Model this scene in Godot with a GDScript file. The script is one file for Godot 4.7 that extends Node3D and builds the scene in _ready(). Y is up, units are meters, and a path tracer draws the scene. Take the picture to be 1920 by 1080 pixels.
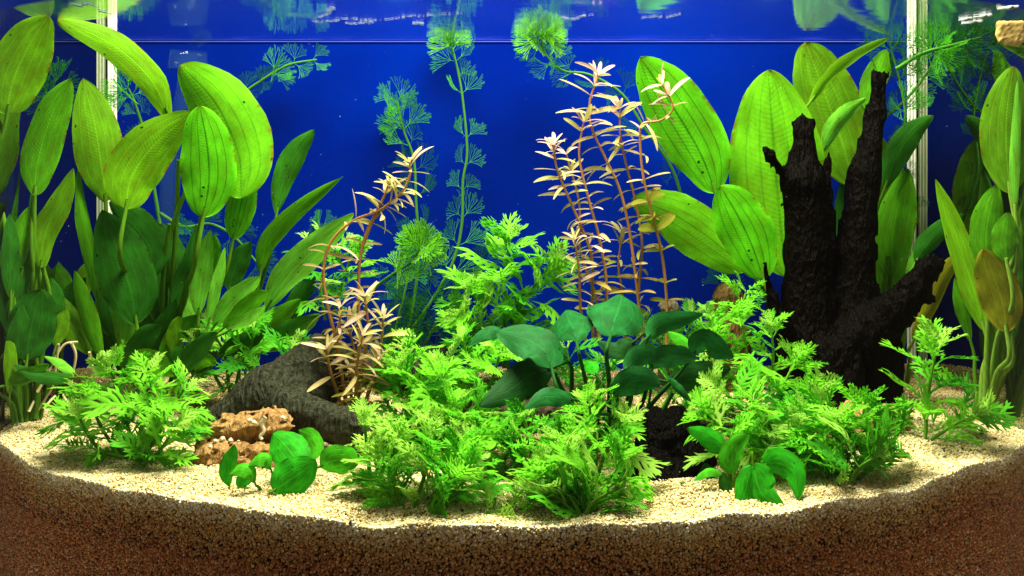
extends Node3D
# A planted aquarium with a bowed front. Metres, y up, sand surface at y = 0, camera at z = 0 looking along -z.
const LENS := 2015.0          # focal length in pixels of the 1920 wide photograph
const HORIZON := 250.0
const EYE := 0.26             # camera height above the sand
const WATER := 0.3615         # water level
const BACK := 1.189           # distance of the back wall
const ARC := 0.57             # radius of the bowed front
const ARC_Z := -1.277         # centre of that bow
const SIDE := 0.447

var M := {}
var rng := RandomNumberGenerator.new()
var bumps := FastNoiseLite.new()
var dunes := FastNoiseLite.new()
var fine := FastNoiseLite.new()
var wisteria_leaves: Array = []
var rotala_leaves: Array = []
var fan_leaves: Array = []
var taken := {}


class Geo:
	var v := PackedVector3Array()
	var uv := PackedVector2Array()
	var ix := PackedInt32Array()

	func vert(p: Vector3, t := Vector2.ZERO) -> int:
		v.append(p)
		uv.append(t)
		return v.size() - 1

	func tri(a: int, b: int, c: int) -> void:
		ix.append(a)
		ix.append(b)
		ix.append(c)

	func quad(a: int, b: int, c: int, d: int) -> void:
		tri(a, b, c)
		tri(a, c, d)

	func sheet(rows: int, cols: int, first: int) -> void:
		for i in rows - 1:
			for j in cols - 1:
				var a := first + i * cols + j
				quad(a, a + 1, a + cols + 1, a + cols)

	func box(lo: Vector3, hi: Vector3) -> void:
		hexa([Vector3(lo.x, lo.y, lo.z), Vector3(hi.x, lo.y, lo.z), Vector3(hi.x, lo.y, hi.z), Vector3(lo.x, lo.y, hi.z), Vector3(lo.x, hi.y, lo.z), Vector3(hi.x, hi.y, lo.z), Vector3(hi.x, hi.y, hi.z), Vector3(lo.x, hi.y, hi.z)])

	func hexa(c: Array) -> void:      # four corners below, four above, each ring the same way round
		for f in [[0, 1, 2, 3], [7, 6, 5, 4], [4, 5, 1, 0], [5, 6, 2, 1], [6, 7, 3, 2], [7, 4, 0, 3]]:
			var k := []
			for n in f:
				k.append(vert(c[n], Vector2(n % 2, n / 4)))
			quad(k[0], k[1], k[2], k[3])

	func tube(p: Array, r0: float, r1: float, sides := 6, cap := true) -> void:
		var first := v.size()
		var n := p.size()
		var side := Vector3.ZERO
		for i in n:
			var along: Vector3 = (p[mini(i + 1, n - 1)] - p[maxi(i - 1, 0)]).normalized()
			if side == Vector3.ZERO:
				side = along.cross(Vector3(0.31, 0.2, 0.93)).normalized()
			side = (side - along * side.dot(along)).normalized()
			var other := along.cross(side)
			var r := lerpf(r0, r1, float(i) / (n - 1))
			for k in sides + 1:
				var a := TAU * k / sides
				vert(p[i] + (side * cos(a) + other * sin(a)) * r, Vector2(float(k) / sides, float(i) / (n - 1)))
		sheet(n, sides + 1, first)
		if cap:
			for end in [0, n - 1]:
				var c := vert(p[end])
				for k in sides:
					var at: int = first + end * (sides + 1) + k
					if end == 0:
						tri(c, at, at + 1)
					else:
						tri(c, at + 1, at)

	func mesh() -> ArrayMesh:
		var nn := PackedVector3Array()
		nn.resize(v.size())
		for t in range(0, ix.size(), 3):
			var a := ix[t]
			var b := ix[t + 1]
			var c := ix[t + 2]
			var n := (v[c] - v[a]).cross(v[b] - v[a])
			nn[a] += n
			nn[b] += n
			nn[c] += n
		for i in nn.size():
			nn[i] = nn[i].normalized() if nn[i].length_squared() > 0.0 else Vector3.UP
		var arrays := []
		arrays.resize(Mesh.ARRAY_MAX)
		arrays[Mesh.ARRAY_VERTEX] = v
		arrays[Mesh.ARRAY_NORMAL] = nn
		arrays[Mesh.ARRAY_TEX_UV] = uv
		arrays[Mesh.ARRAY_INDEX] = ix
		var m := ArrayMesh.new()
		m.add_surface_from_arrays(Mesh.PRIMITIVE_TRIANGLES, arrays)
		return m


# ---------------------------------------------------------------- places and paths

func at(px: float, py: float, d: float) -> Vector3:
	return Vector3((px - 960.0) / LENS * d, EYE + (HORIZON - py) / LENS * d, -d)


func path(px: Array, d0: float, d1: float) -> Array:
	var out := []
	for i in px.size():
		out.append(at(px[i][0], px[i][1], lerpf(d0, d1, float(i) / maxi(px.size() - 1, 1))))
	return out


func spline(p: Array, t: float) -> Vector3:
	var n := p.size() - 1
	if n < 1:
		return p[0]
	var f := clampf(t, 0.0, 1.0) * n
	var i := mini(int(f), n - 1)
	f -= i
	var a: Vector3 = p[i]
	var b: Vector3 = p[i + 1]
	var before: Vector3 = p[i - 1] if i > 0 else a * 2.0 - b
	var after: Vector3 = p[i + 2] if i + 2 <= n else b * 2.0 - a
	return a.cubic_interpolate(b, before, after, f)


func smooth(p: Array, n: int) -> Array:
	var out := []
	for i in n + 1:
		out.append(spline(p, float(i) / n))
	return out


func sand(x: float, z: float) -> float:
	return dunes.get_noise_2d(x, z) * 0.007


func on_sand(px: float, py: float) -> Vector3:
	var p := at(px, py, EYE * LENS / (py - HORIZON))
	p.y = sand(p.x, p.z)
	return p


# ---------------------------------------------------------------- things and parts

func numbered(called: String) -> String:
	taken[called] = taken.get(called, -1) + 1
	return called if taken[called] == 0 else "%s_%03d" % [called, taken[called]]


func thing(called: String, label: String, category: String, where: Vector3, group := "") -> Node3D:
	var o := Node3D.new()
	o.name = numbered(called)
	add_child(o, true)
	o.position = where
	tag(o, label, category, group)
	return o


func tag(o: Node, label: String, category := "", group := "", kind := "") -> void:
	if label:
		o.set_meta("label", label)
	if category:
		o.set_meta("category", category)
	if group:
		o.set_meta("group", group)
	if kind:
		o.set_meta("kind", kind)


func part(called: String, mesh: Mesh, m: Material, parent: Node3D = self, place = null) -> MeshInstance3D:
	var o := MeshInstance3D.new()
	o.name = numbered(called) if parent == self else called
	o.mesh = mesh
	o.material_override = m
	parent.add_child(o, true)
	if parent != self:
		o.transform = place if place != null else parent_back(parent)
	return o


func parent_back(parent: Node3D) -> Transform3D:    # meshes built in world places keep them under their thing
	var t := Transform3D()
	var n: Node = parent
	while n != self:
		t = n.transform * t
		n = n.get_parent()
	return t.affine_inverse()


# ---------------------------------------------------------------- materials

func lin(r: float, g: float, b: float) -> Color:
	return Color(r, g, b).linear_to_srgb()


func mat(r: float, g: float, b: float, rough := 0.6, spec := 0.5) -> StandardMaterial3D:
	var m := StandardMaterial3D.new()
	m.albedo_color = lin(r, g, b)
	m.roughness = rough
	m.metallic_specular = spec
	return m


func leafy(r: float, g: float, b: float, rough: float, thru: float, tex: Texture2D = null, height: Texture2D = null) -> StandardMaterial3D:
	var m := mat(r, g, b, maxf(rough, 0.5), 0.14)
	m.backlight_enabled = true
	m.backlight = Color(thru, thru, thru).linear_to_srgb()
	m.cull_mode = BaseMaterial3D.CULL_DISABLED
	m.albedo_texture = tex if tex else M.plain_leaf
	if height:
		m.heightmap_enabled = true
		m.heightmap_texture = height
		m.heightmap_scale = 0.05
	return m


func noise_tex(freq: float, oct: int, kind: int, lo: Color, hi: Color, size := 512, stretch := false) -> NoiseTexture2D:
	var n := FastNoiseLite.new()
	n.noise_type = FastNoiseLite.TYPE_SIMPLEX_SMOOTH if kind != 2 else FastNoiseLite.TYPE_CELLULAR
	n.fractal_type = FastNoiseLite.FRACTAL_RIDGED if kind == 1 else FastNoiseLite.FRACTAL_FBM
	n.fractal_octaves = oct
	n.frequency = freq
	n.seed = 11 + oct + kind
	var t := NoiseTexture2D.new()
	t.width = size
	t.height = size
	t.seamless = true
	t.noise = n
	var ramp := Gradient.new()
	ramp.set_color(0, lo)
	ramp.set_color(1, hi)
	t.color_ramp = ramp
	return t


# veins along the blade at even shares of its width, fine cross veins between them, a few small spots; a negative vein paints the dark veins of a backlit leaf
func leaf_picture(veins: Array, vein: float, cross: float, slant: float, spots: int, arched := false) -> Array:
	var w := 192
	var h := 384
	var im := Image.create(w, h, false, Image.FORMAT_RGB8)
	var hm := Image.create(w, h, false, Image.FORMAT_RGB8)
	var marks := []
	for k in spots:
		marks.append(Vector3(rng.randf(), rng.randf(), rng.randf_range(0.002, 0.011)))
	for y in h:
		var t := float(y) / h
		for x in w:
			var u := absf(2.0 * x / w - 1.0)
			var patch := bumps.get_noise_2d(x * 1.3 + spots * 77.0, y * 0.8)
			var tone := 0.82 + 0.16 * patch + 0.07 * bumps.get_noise_2d(x * 4.0, y * 1.6) + 0.05 * fine.get_noise_2d(x * 3.0, y * 3.0)
			var height := 0.5
			var line := sin((t * 85.0 - u * slant + bumps.get_noise_2d(x, y) * 1.5) * TAU * 0.5)
			tone += cross * (line * line * line * line - 0.35)
			height += 0.12 * line * (1.0 - u)
			var own := 0.0
			for k in veins:
				var away: float = absf(u - k) if not arched else absf(u - k * minf(1.0, sin(PI * t) * 1.15 + 0.05))
				own = maxf(own, exp(-pow(away / (0.017 if k > 0.0 else 0.03), 2.0)) * (1.0 if k == 0.0 else 0.75))
			tone += own * vein
			height -= own * 0.3
			var red := tone * (1.0 + 0.10 * own * signf(vein) + 0.10 * maxf(0.0, u - 0.93) * 14.0)
			for s in marks:
				var away := Vector2((x / float(w) - s.x) * 0.42, t - s.y).length()
				if away < s.z:
					tone *= 0.35
					red = tone * 1.2
			var aged := clampf((u - 0.86) * 7.0, 0.0, 1.0) * clampf(bumps.get_noise_2d(y * 3.0, spots * 50.0 + x * 0.3) * 4.0 - 0.6, 0.0, 1.0) + clampf((t - 0.965) * 30.0, 0.0, 0.3)
			red = lerpf(red, 1.0, aged * 0.8)
			tone = lerpf(tone, 0.42, aged * 0.8)
			red += 0.14 * clampf(-patch - 0.1, 0.0, 1.0)
			im.set_pixel(x, y, Color(clampf(red, 0, 1), clampf(tone, 0, 1), clampf(tone * 0.9, 0, 1)))
			hm.set_pixel(x, y, Color(height, height, height))
	return [ImageTexture.create_from_image(im), ImageTexture.create_from_image(hm)]


func materials() -> void:
	var im := Image.create(32, 64, false, Image.FORMAT_RGB8)
	for y in 64:
		for x in 32:
			var rib := exp(-pow((x - 15.5) / 2.2, 2.0))
			var k := 0.86 + 0.10 * rib + 0.04 * sin(y * 1.1 + absf(x - 15.5) * 0.7)
			im.set_pixel(x, y, Color(k, k, k * 0.97))
	M.plain_leaf = ImageTexture.create_from_image(im)
	var pale := leaf_picture([0.0, 0.3, 0.6], 0.13, 0.045, 9.0, 3)
	var dark := leaf_picture([0.0, 0.3, 0.6], -0.30, 0.045, 9.0, 3)
	var faint := leaf_picture([0.0, 0.3, 0.6], -0.13, 0.04, 8.0, 4)
	var striped := leaf_picture([0.0, 0.42], 0.16, 0.22, 16.0, 5)
	var broad := leaf_picture([0.0, 0.5], 0.16, 0.06, 12.0, 6, true)
	var heart := leaf_picture([0.0, 0.35, 0.68], 0.20, 0.07, 20.0, 2, true)
	M.lime = leafy(0.18, 0.64, 0.012, 0.42, 1.0, faint[0], faint[1])
	M.bright = leafy(0.15, 0.72, 0.012, 0.40, 1.0, dark[0], dark[1])
	M.yellow = leafy(0.20, 0.54, 0.012, 0.42, 0.95, pale[0], pale[1])
	M.mid = leafy(0.10, 0.40, 0.010, 0.38, 0.85, pale[0], pale[1])
	M.deep = leafy(0.025, 0.16, 0.012, 0.36, 0.6, pale[0], pale[1])  # dark green, darkened further to paint shade inside the left sword clump
	M.olive = leafy(0.13, 0.36, 0.010, 0.45, 0.7, pale[0], pale[1])
	M.fresh = leafy(0.22, 0.74, 0.06, 0.40, 0.8, striped[0], striped[1])
	M.striped = leafy(0.04, 0.22, 0.015, 0.34, 0.6, striped[0], striped[1])
	M.ochre = leafy(0.30, 0.33, 0.02, 0.5, 0.8, pale[0], pale[1])
	M.stalk = leafy(0.10, 0.27, 0.012, 0.4, 0.5)
	M.pale_stalk = leafy(0.19, 0.36, 0.04, 0.45, 0.5)
	M.leather = leafy(0.014, 0.14, 0.034, 0.42, 0.35, broad[0], broad[1])
	M.leather_dark = leafy(0.014, 0.085, 0.02, 0.42, 0.3, broad[0], broad[1])
	M.leather_stalk = leafy(0.018, 0.10, 0.016, 0.35, 0.2)
	M.heart = leafy(0.03, 0.42, 0.014, 0.36, 0.6, heart[0], heart[1])
	M.heart_light = leafy(0.08, 0.56, 0.02, 0.36, 0.8, heart[0], heart[1])
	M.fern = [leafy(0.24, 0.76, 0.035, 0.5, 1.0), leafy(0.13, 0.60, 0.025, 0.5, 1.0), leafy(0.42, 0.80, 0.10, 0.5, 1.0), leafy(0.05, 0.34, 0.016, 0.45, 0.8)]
	M.fern_stalk = leafy(0.13, 0.36, 0.02, 0.45, 0.6)
	M.rosy = [leafy(0.64, 0.49, 0.22, 0.5, 0.75), leafy(0.46, 0.34, 0.09, 0.5, 0.75), leafy(0.80, 0.55, 0.42, 0.5, 0.75), leafy(0.34, 0.35, 0.04, 0.5, 0.7), leafy(0.64, 0.58, 0.20, 0.5, 0.7)]
	M.rosy_stalk = mat(0.30, 0.13, 0.03, 0.45)
	M.fan = [leafy(0.12, 0.66, 0.02, 0.45, 1.0), leafy(0.30, 0.90, 0.04, 0.45, 1.0), leafy(0.03, 0.24, 0.015, 0.45, 0.9)]
	M.fan_stalk = leafy(0.07, 0.26, 0.03, 0.4, 0.5)
	M.root = mat(0.50, 0.42, 0.20, 0.6)
	M.sand_top = mat(0.60, 0.50, 0.24, 0.85)
	M.sand_unlit = mat(0.20, 0.085, 0.025, 0.9)  # brown put in for the lack of light on the front sand face
	M.grain = mat(1, 1, 1, 0.6, 0.1)
	M.grain.vertex_color_use_as_albedo = true
	M.blue = mat(0.0, 0.0105, 0.19, 0.7, 0.0)
	M.blue.albedo_texture = noise_tex(0.006, 6, 0, Color(0.70, 0.74, 0.84), Color(1, 1, 1), 512)
	M.mirror = mat(0.30, 0.36, 0.24, 0.03)
	M.mirror.metallic = 1.0
	M.strip = mat(0.80, 0.78, 0.68, 0.3)  # cream colour stands for outside light refracted in the glass corners
	M.silicone = mat(0.62, 0.60, 0.50, 0.35)
	M.pane = StandardMaterial3D.new()
	M.pane.transparency = BaseMaterial3D.TRANSPARENCY_ALPHA
	M.pane.albedo_color = Color(0, 0, 0, 0)
	M.pane.roughness = 0.0
	M.pane.metallic_specular = 0.22
	M.water = M.pane.duplicate()
	M.water.albedo_color = Color(0.01, 0.02, 0.03, 0.01)
	M.water.roughness = 0.07
	M.water.metallic_specular = 0.7
	M.tube = M.pane.duplicate()
	M.tube.albedo_color = Color(0.2, 0.35, 0.4, 0.09)
	M.tube.roughness = 0.02
	M.tube.metallic_specular = 0.2
	M.foam = mat(0.09, 0.12, 0.18, 0.6, 0.2)
	M.meniscus = mat(0.05, 0.07, 0.62, 0.7, 0.1)
	M.sponge = mat(0.72, 0.52, 0.16, 0.9)
	M.sponge.albedo_texture = noise_tex(0.05, 3, 0, Color(0.7, 0.66, 0.6), Color(1, 1, 1), 256)
	M.black_wood = bark(0.0030, 0.0022, 0.0016, 0.55, 0.4, Color(0.2, 0.2, 0.2), Color(1, 0.92, 0.82))
	M.black_wood.metallic_specular = 0.10
	M.scum = mat(0.2, 0.22, 0.22, 0.8, 0.1)
	M.grey_wood = bark(0.056, 0.06, 0.039, 0.65, 0.4, Color(0.25, 0.25, 0.25), Color(1, 1, 0.93))
	M.brown_wood = bark(0.075, 0.055, 0.032, 0.65, 0.3, Color(0.4, 0.38, 0.36), Color(1, 1, 1))
	M.rust_stone = bark(0.52, 0.31, 0.12, 0.8, 0.35, Color(0.42, 0.36, 0.3), Color(1, 1, 1))
	M.moss_stone = bark(0.16, 0.10, 0.035, 0.8, 0.4, Color(0.4, 0.4, 0.3), Color(1, 1, 1))
	M.pale_stone = bark(0.34, 0.29, 0.19, 0.8, 0.25, Color(0.55, 0.5, 0.45), Color(1, 1, 1))
	M.quartz = mat(0.50, 0.42, 0.26, 0.4)
	M.speck = mat(0.02, 0.014, 0.01, 0.6)
	M.lamp_white = mat(0.75, 0.75, 0.75, 0.5)
	M.lamp_tube = mat(0.9, 0.9, 0.9, 0.3)
	M.lamp_tube.emission_enabled = true
	M.lamp_tube.emission = Color(1.0, 0.98, 0.9)
	M.lamp_tube.emission_energy_multiplier = 2.0


func bark(r: float, g: float, b: float, rough: float, deep: float, lo: Color, hi: Color) -> StandardMaterial3D:
	var m := mat(r, g, b, rough, 0.12)
	m.albedo_texture = noise_tex(0.018, 5, 1, lo, hi)
	m.heightmap_enabled = true
	m.heightmap_texture = noise_tex(0.022, 5, 1, Color.BLACK, Color.WHITE)
	m.heightmap_scale = deep
	m.uv1_triplanar = true
	m.uv1_world_triplanar = true
	m.uv1_scale = Vector3(11, 4.5, 11)
	return m


# ---------------------------------------------------------------- broad leaves

# A blade along a path given from its foot to its tip; wide = full width in photograph pixels at the path's middle.
func blade(spine: Array, wide: float, roll: float, fat: float, cup: float, sharp: float, seed_: int) -> ArrayMesh:
	var g := Geo.new()
	var rows := 22
	var cols := 13
	var mid := spline(spine, 0.5)
	var half := wide * 0.5 / LENS * -mid.z
	var len_ := 0.0
	for i in 20:
		len_ += spline(spine, i / 20.0).distance_to(spline(spine, (i + 1) / 20.0))
	for i in rows + 1:
		var t := 0.5 - 0.5 * cos(PI * i / rows)
		var p := spline(spine, t)
		var along := (spline(spine, minf(t + 0.02, 1.0)) - spline(spine, maxf(t - 0.02, 0.0))).normalized()
		var see := (p - Vector3(0, EYE, 0)).normalized()
		var side := along.cross(see).normalized().rotated(along, deg_to_rad(roll))
		var face := side.cross(along).normalized()
		var w := half * maxf(pow(maxf(sin(PI * pow(t, fat)), 0.0), sharp), 0.012)
		if i == rows:
			w = half * 0.01
		for j in cols:
			var u := 2.0 * j / (cols - 1) - 1.0
			var q := p + side * u * w * (1.0 - 0.22 * absf(cup) * u * u)
			q += face * cup * w * (u * u * 0.75 + absf(u) * 0.25)
			q += face * half * 0.05 * sin(t * 17.0 + seed_ * 1.7 + u * 2.0) * u * u
			q += face * half * 0.035 * bumps.get_noise_3d(t * 160.0, u * 60.0, seed_ * 40.0)
			q += side * half * 0.085 * u * absf(u) * bumps.get_noise_2d(t * 260.0, seed_ * 91.0 + signf(u) * 300.0)
			g.vert(q, Vector2(u * 0.5 + 0.5, t))
	g.sheet(rows + 1, cols, 0)
	return g.mesh()


var leaf_count := 0

# where a thing stands whose reflection in the right side glass shows at these pixels
func behind_glass(px: Array, d: float) -> Array:
	var out := []
	for q in px:
		out.append([1920.0 + 0.894 * LENS / d - q[0], q[1]])
	return out


# Adds a leaf (and its stalk, a sub-part) to a plant. crown: where its stalk starts, in pixels and depth; null leaves the stalk off.
func leaf(plant: Node3D, px: Array, d0: float, d1: float, wide: float, m: String, roll := 0.0, cup := 0.18, stalk = null, fat := 0.92, sharp := 0.72) -> MeshInstance3D:
	leaf_count += 1
	var spine := path(px, d0, d1)
	var o := part("leaf", blade(spine, wide, roll, fat, cup, sharp, leaf_count), M[m], plant)
	if stalk != null:
		var foot: Vector3 = spine[0]
		var down := (spline(spine, 0.0) - spline(spine, 0.12)).normalized()
		var root := at(stalk[0], stalk[1], stalk[2])
		var reach := foot.distance_to(root)
		var p := smooth([root, root.lerp(foot, 0.5) + (down * -0.0 + Vector3(0, -0.0, 0)), foot + down * reach * 0.22, foot, spline(spine, 0.1)], 22)
		var g := Geo.new()
		var thick: float = (stalk[3] if stalk.size() > 3 else 9.0) * 0.5 / LENS * -foot.z
		g.tube(p, thick * 1.15, thick * 0.42, 7)
		part("petiole", g.mesh(), M[stalk[4]] if stalk.size() > 4 else M.stalk, o)
	return o


# ---------------------------------------------------------------- cut leaves (wisteria), narrow leaves, fans

func strip(g: Geo, from: Vector2, turn: float, long: float, wide: float, curve: float, neck: float, bend: Callable, rows := 5) -> void:
	var first := g.v.size()
	var c := from
	for i in rows + 1:
		var s := float(i) / rows
		var a := turn + curve * s
		var w := wide * lerpf(neck, 1.0, minf(1.0, s * 2.4)) * (1.0 - pow(s, 3.2) * 0.94)
		var n := Vector2(-sin(a), cos(a))
		for u in [-1.0, 0.0, 1.0]:
			var q: Vector2 = c + n * w * u
			var y: float = bend.call(q)
			g.vert(Vector3(q.x, y - absf(u) * w * 0.35, q.y), Vector2(u * 0.5 + 0.5, s))
		c += Vector2(cos(a), sin(a)) * long / rows
	g.sheet(rows + 1, 3, first)


func wisteria_mesh(droop: float, lobes: int, slim: float) -> ArrayMesh:
	var g := Geo.new()
	var ph := rng.randf() * 6.0
	var bend := func(q: Vector2) -> float: return 0.12 * q.x - droop * q.x * q.x * q.x - 0.55 * droop * q.y * q.y + 0.03 * sin(q.x * 9.0 + ph) + 0.04 * sin(q.y * 11.0 + ph * 2.0)
	strip(g, Vector2.ZERO, 0.0, 1.0, 0.058 * slim, 0.04, 0.5, bend, 9)
	for side in [-1.0, 1.0]:
		for k in lobes:
			var t := 0.20 + 0.66 * (k + rng.randf() * 0.35 + (0.25 if side > 0 else 0.0)) / lobes
			var long := 0.42 * pow(sin(PI * (0.18 + 0.64 * t)), 1.2) * rng.randf_range(0.75, 1.12)
			var turn: float = side * lerpf(1.12, 0.55, t)
			strip(g, Vector2(t, 0), turn, long, 0.043 * slim, -side * rng.randf_range(0.1, 0.5), 0.9, bend, 5)
			if long > 0.22:
				for way in [-1.0, 1.0]:
					if rng.randf() < 0.8:
						var f := rng.randf_range(0.38, 0.6)
						strip(g, Vector2(t, 0) + Vector2(cos(turn - side * 0.12), sin(turn - side * 0.12)) * long * f, turn + way * rng.randf_range(0.5, 0.75), long * rng.randf_range(0.32, 0.5), 0.031 * slim, -way * 0.3, 0.9, bend, 4)
	return g.mesh()


func narrow_mesh(droop: float, wide: float, twist: float) -> ArrayMesh:
	var g := Geo.new()
	var rows := 9
	for i in rows + 1:
		var s := float(i) / rows
		var w := wide * maxf(0.03, pow(sin(PI * pow(minf(s, 0.995), 1.05)), 0.45)) * 0.5
		var a := twist * s
		var y := 0.16 * s - droop * s * s
		for u in [-1.0, 0.0, 1.0]:
			g.vert(Vector3(s, y + sin(a) * u * w + absf(u) * w * 0.4, cos(a) * u * w), Vector2(u * 0.5 + 0.5, s))
	g.sheet(rows + 1, 3, 0)
	return g.mesh()


func fork(g: Geo, from: Vector2, turn: float, long: float, level: int, wide: float, dish: float) -> void:
	var to := from + Vector2(cos(turn), sin(turn)) * long
	var n := Vector2(-sin(turn), cos(turn)) * wide
	var lift := func(q: Vector2, up: float) -> Vector3: return Vector3(q.x, dish * q.length_squared() + up, q.y)
	var k := []
	for e in [from, to]:
		k.append(g.vert(lift.call(e - n, 0.0)))
		k.append(g.vert(lift.call(e, wide * 1.3)))
		k.append(g.vert(lift.call(e + n, 0.0)))
	g.quad(k[0], k[1], k[4], k[3])
	g.quad(k[1], k[2], k[5], k[4])
	g.quad(k[2], k[0], k[3], k[5])
	if level > 0:
		var open := rng.randf_range(0.08, 0.15) * (1.0 + 0.12 * level)
		fork(g, to, turn - open, long * rng.randf_range(0.72, 1.06), level - 1, wide * 0.9, dish)
		fork(g, to, turn + open, long * rng.randf_range(0.72, 1.06), level - 1, wide * 0.9, dish)


func fan_mesh(rays: int, spread: float, wide: float) -> ArrayMesh:
	var g := Geo.new()
	var dish := rng.randf_range(0.1, 0.5)
	fork(g, Vector2.ZERO, 0.0, 0.24, 0, wide * 1.3, dish)
	for k in rays:
		fork(g, Vector2(0.23, 0), lerpf(-spread, spread, float(k) / (rays - 1)) + rng.randf_range(-0.06, 0.06), rng.randf_range(0.17, 0.21), 3, wide, dish)
	return g.mesh()


func leaf_kinds() -> void:
	for k in 8:
		wisteria_leaves.append(wisteria_mesh(rng.randf_range(0.05, 0.6), 4 + k % 3, rng.randf_range(0.7, 0.95)))
	for k in 6:
		rotala_leaves.append(narrow_mesh(rng.randf_range(-0.1, 0.55), 0.145 + 0.025 * (k % 3), rng.randf_range(-0.8, 0.8)))
	for k in 3:
		rotala_leaves.append(narrow_mesh(rng.randf_range(0.0, 0.3), 0.40, rng.randf_range(-0.3, 0.3)))
	for k in 5:
		fan_leaves.append(fan_mesh(5 + k % 2, rng.randf_range(0.65, 1.0), 0.0085))
	for k in 3:
		fan_leaves.append(fan_mesh(9, 1.15, 0.014))


func frame(along: Vector3) -> Array:
	var side := along.cross(Vector3(0.05, 0.12, 1)).normalized()
	return [side, side.cross(along).normalized()]


# a leaf that grows from p: out = which way round the stem, rise = how far it lifts towards the stem's tip (radians)
func grow(p: Vector3, along: Vector3, round_: float, rise: float, long: float, tilt := 0.0) -> Transform3D:
	var f := frame(along)
	var out: Vector3 = f[0] * cos(round_) + f[1] * sin(round_)
	var x := (out * cos(rise) + along * sin(rise)).normalized()
	var y := (along - x * along.dot(x)).normalized().rotated(x, tilt)
	return Transform3D(Basis(x * long, y * long, x.cross(y) * long), p)


func put_leaf(plant: Node3D, mesh: Mesh, m: Material, t: Transform3D, called := "leaf") -> void:
	part(called, mesh, m, plant, Transform3D(Basis(), -plant.position) * t)


func wisteria(label: String, stems: Array, long_px: float, group := "water wisteria plants with cut leaves") -> Node3D:
	var first: Array = stems[0]
	var plant := thing("water_wisteria", label, "aquatic plant", at(first[0][0][0], first[0][0][1], first[1]), group)
	for s in stems:      # [pixels from foot to tip, depth at foot, depth at tip, number of nodes, tone]
		var p := path(s[0], s[1], s[2])
		var g := Geo.new()
		g.tube(smooth(p, 14), 0.0017, 0.0010, 6)
		part("stem", g.mesh(), M.fern_stalk, plant)
		var nodes: int = s[3]
		var tone: int = s[4] if s.size() > 4 else 0
		var start := rng.randf() * TAU
		var lw: float = long_px * 1.04 * rng.randf_range(0.88, 1.08) / LENS * -p[0].z
		for n in nodes + 1:
			var t := 0.10 + 0.90 * n / nodes
			var c := spline(p, t)
			var along := (spline(p, minf(t + 0.03, 1.0)) - spline(p, t - 0.03)).normalized()
			var tip := n >= nodes - 1
			var count := 2 if n < nodes else 4
			if n == nodes - 1:
				count = 3
			for k in count:
				var round_ := start + n * 1.45 + TAU * k / count + rng.randf_range(-0.35, 0.35)
				var rise := rng.randf_range(0.05, 0.6) if not tip else rng.randf_range(0.45, 1.15)
				var long := lw * rng.randf_range(0.75, 1.15) * (1.0 if n < nodes - 1 else 0.72 if n == nodes - 1 else 0.5) * (0.8 if n == 0 else 1.0)
				var pick := tone
				var r := rng.randf()
				if r < 0.22:
					pick = 1
				elif r < 0.32:
					pick = 2
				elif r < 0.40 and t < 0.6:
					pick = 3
				if n == nodes and rng.randf() < 0.6:
					pick = 2
				if along.y > 0.3:
					for tries in 6:
						var end := grow(c, along, round_, rise - 0.25, long)
						var tip_at := end.origin + end.basis.x
						if Vector2(tip_at.x, tip_at.z - ARC_Z).length() > ARC - 0.006 or tip_at.z < -BACK + 0.004:
							round_ += 1.1
						elif tip_at.y < sand(tip_at.x, tip_at.z) + 0.002:
							rise += 0.25
				put_leaf(plant, wisteria_leaves[rng.randi() % wisteria_leaves.size()], M.fern[pick], grow(c, along, round_, rise, long, rng.randf_range(-0.5, 0.5)))
	return plant


func rotala(label: String, px: Array, d0: float, d1: float, gap_px: float, long_px: float, from := 0.06, broad_below := 0.0, group := "reddish narrow-leaved stem plants") -> Node3D:
	var p := path(px, d0, d1)
	var plant := thing("red_stem_plant", label, "aquatic plant", p[0], group)
	var g := Geo.new()
	g.tube(smooth(p, px.size() * 5), 0.0017, 0.0010, 6)
	part("stem", g.mesh(), M.rosy_stalk, plant)
	var length := 0.0
	for i in 40:
		length += spline(p, i / 40.0).distance_to(spline(p, (i + 1) / 40.0))
	var gap: float = gap_px / LENS * -p[0].z
	var n := int(length * (1.0 - from) / gap * 1.15)
	var start := rng.randf() * TAU
	for i in n + 1:
		var t: float = from + (1.0 - from) * (float(i) if i >= n - 1 else i + rng.randf_range(-0.3, 0.3)) / n
		var c := spline(p, t)
		var along := (spline(p, minf(t + 0.02, 1.0)) - spline(p, t - 0.02)).normalized()
		var top := i >= n - 1
		if i < n - 1 and rng.randf() < 0.13:
			continue
		var count := 2 + (1 if rng.randf() < 0.5 else 0)
		if i == n:
			count = 6
		elif i == n - 1:
			count = 4
		for k in count:
			var round_ := start + i * 1.57 + TAU * k / count + rng.randf_range(-0.3, 0.3)
			var rise := rng.randf_range(-0.2, 0.35) if not top else rng.randf_range(0.25, 1.0)
			var long: float = long_px / LENS * -p[0].z * rng.randf_range(0.6, 1.2) * (0.8 if i == n else 1.0) * (0.85 if t < 0.5 else 1.0)
			var tone := 1 if t < 0.35 else 0
			var r := rng.randf()
			if r < 0.25:
				tone = 3 if t < 0.5 else 4
			elif r < 0.42:
				tone = 2 if t > 0.4 else 0
			if t > 0.9:
				tone = 2 if rng.randf() < 0.5 else 4
			var kind := rng.randi() % 6
			if t < broad_below:
				kind = 6 + rng.randi() % 3
				tone = 3 if rng.randf() < 0.7 else 1
			put_leaf(plant, rotala_leaves[kind], M.rosy[tone], grow(c, along, round_, rise, long, rng.randf_range(-0.9, 0.9)))
	return plant


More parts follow.
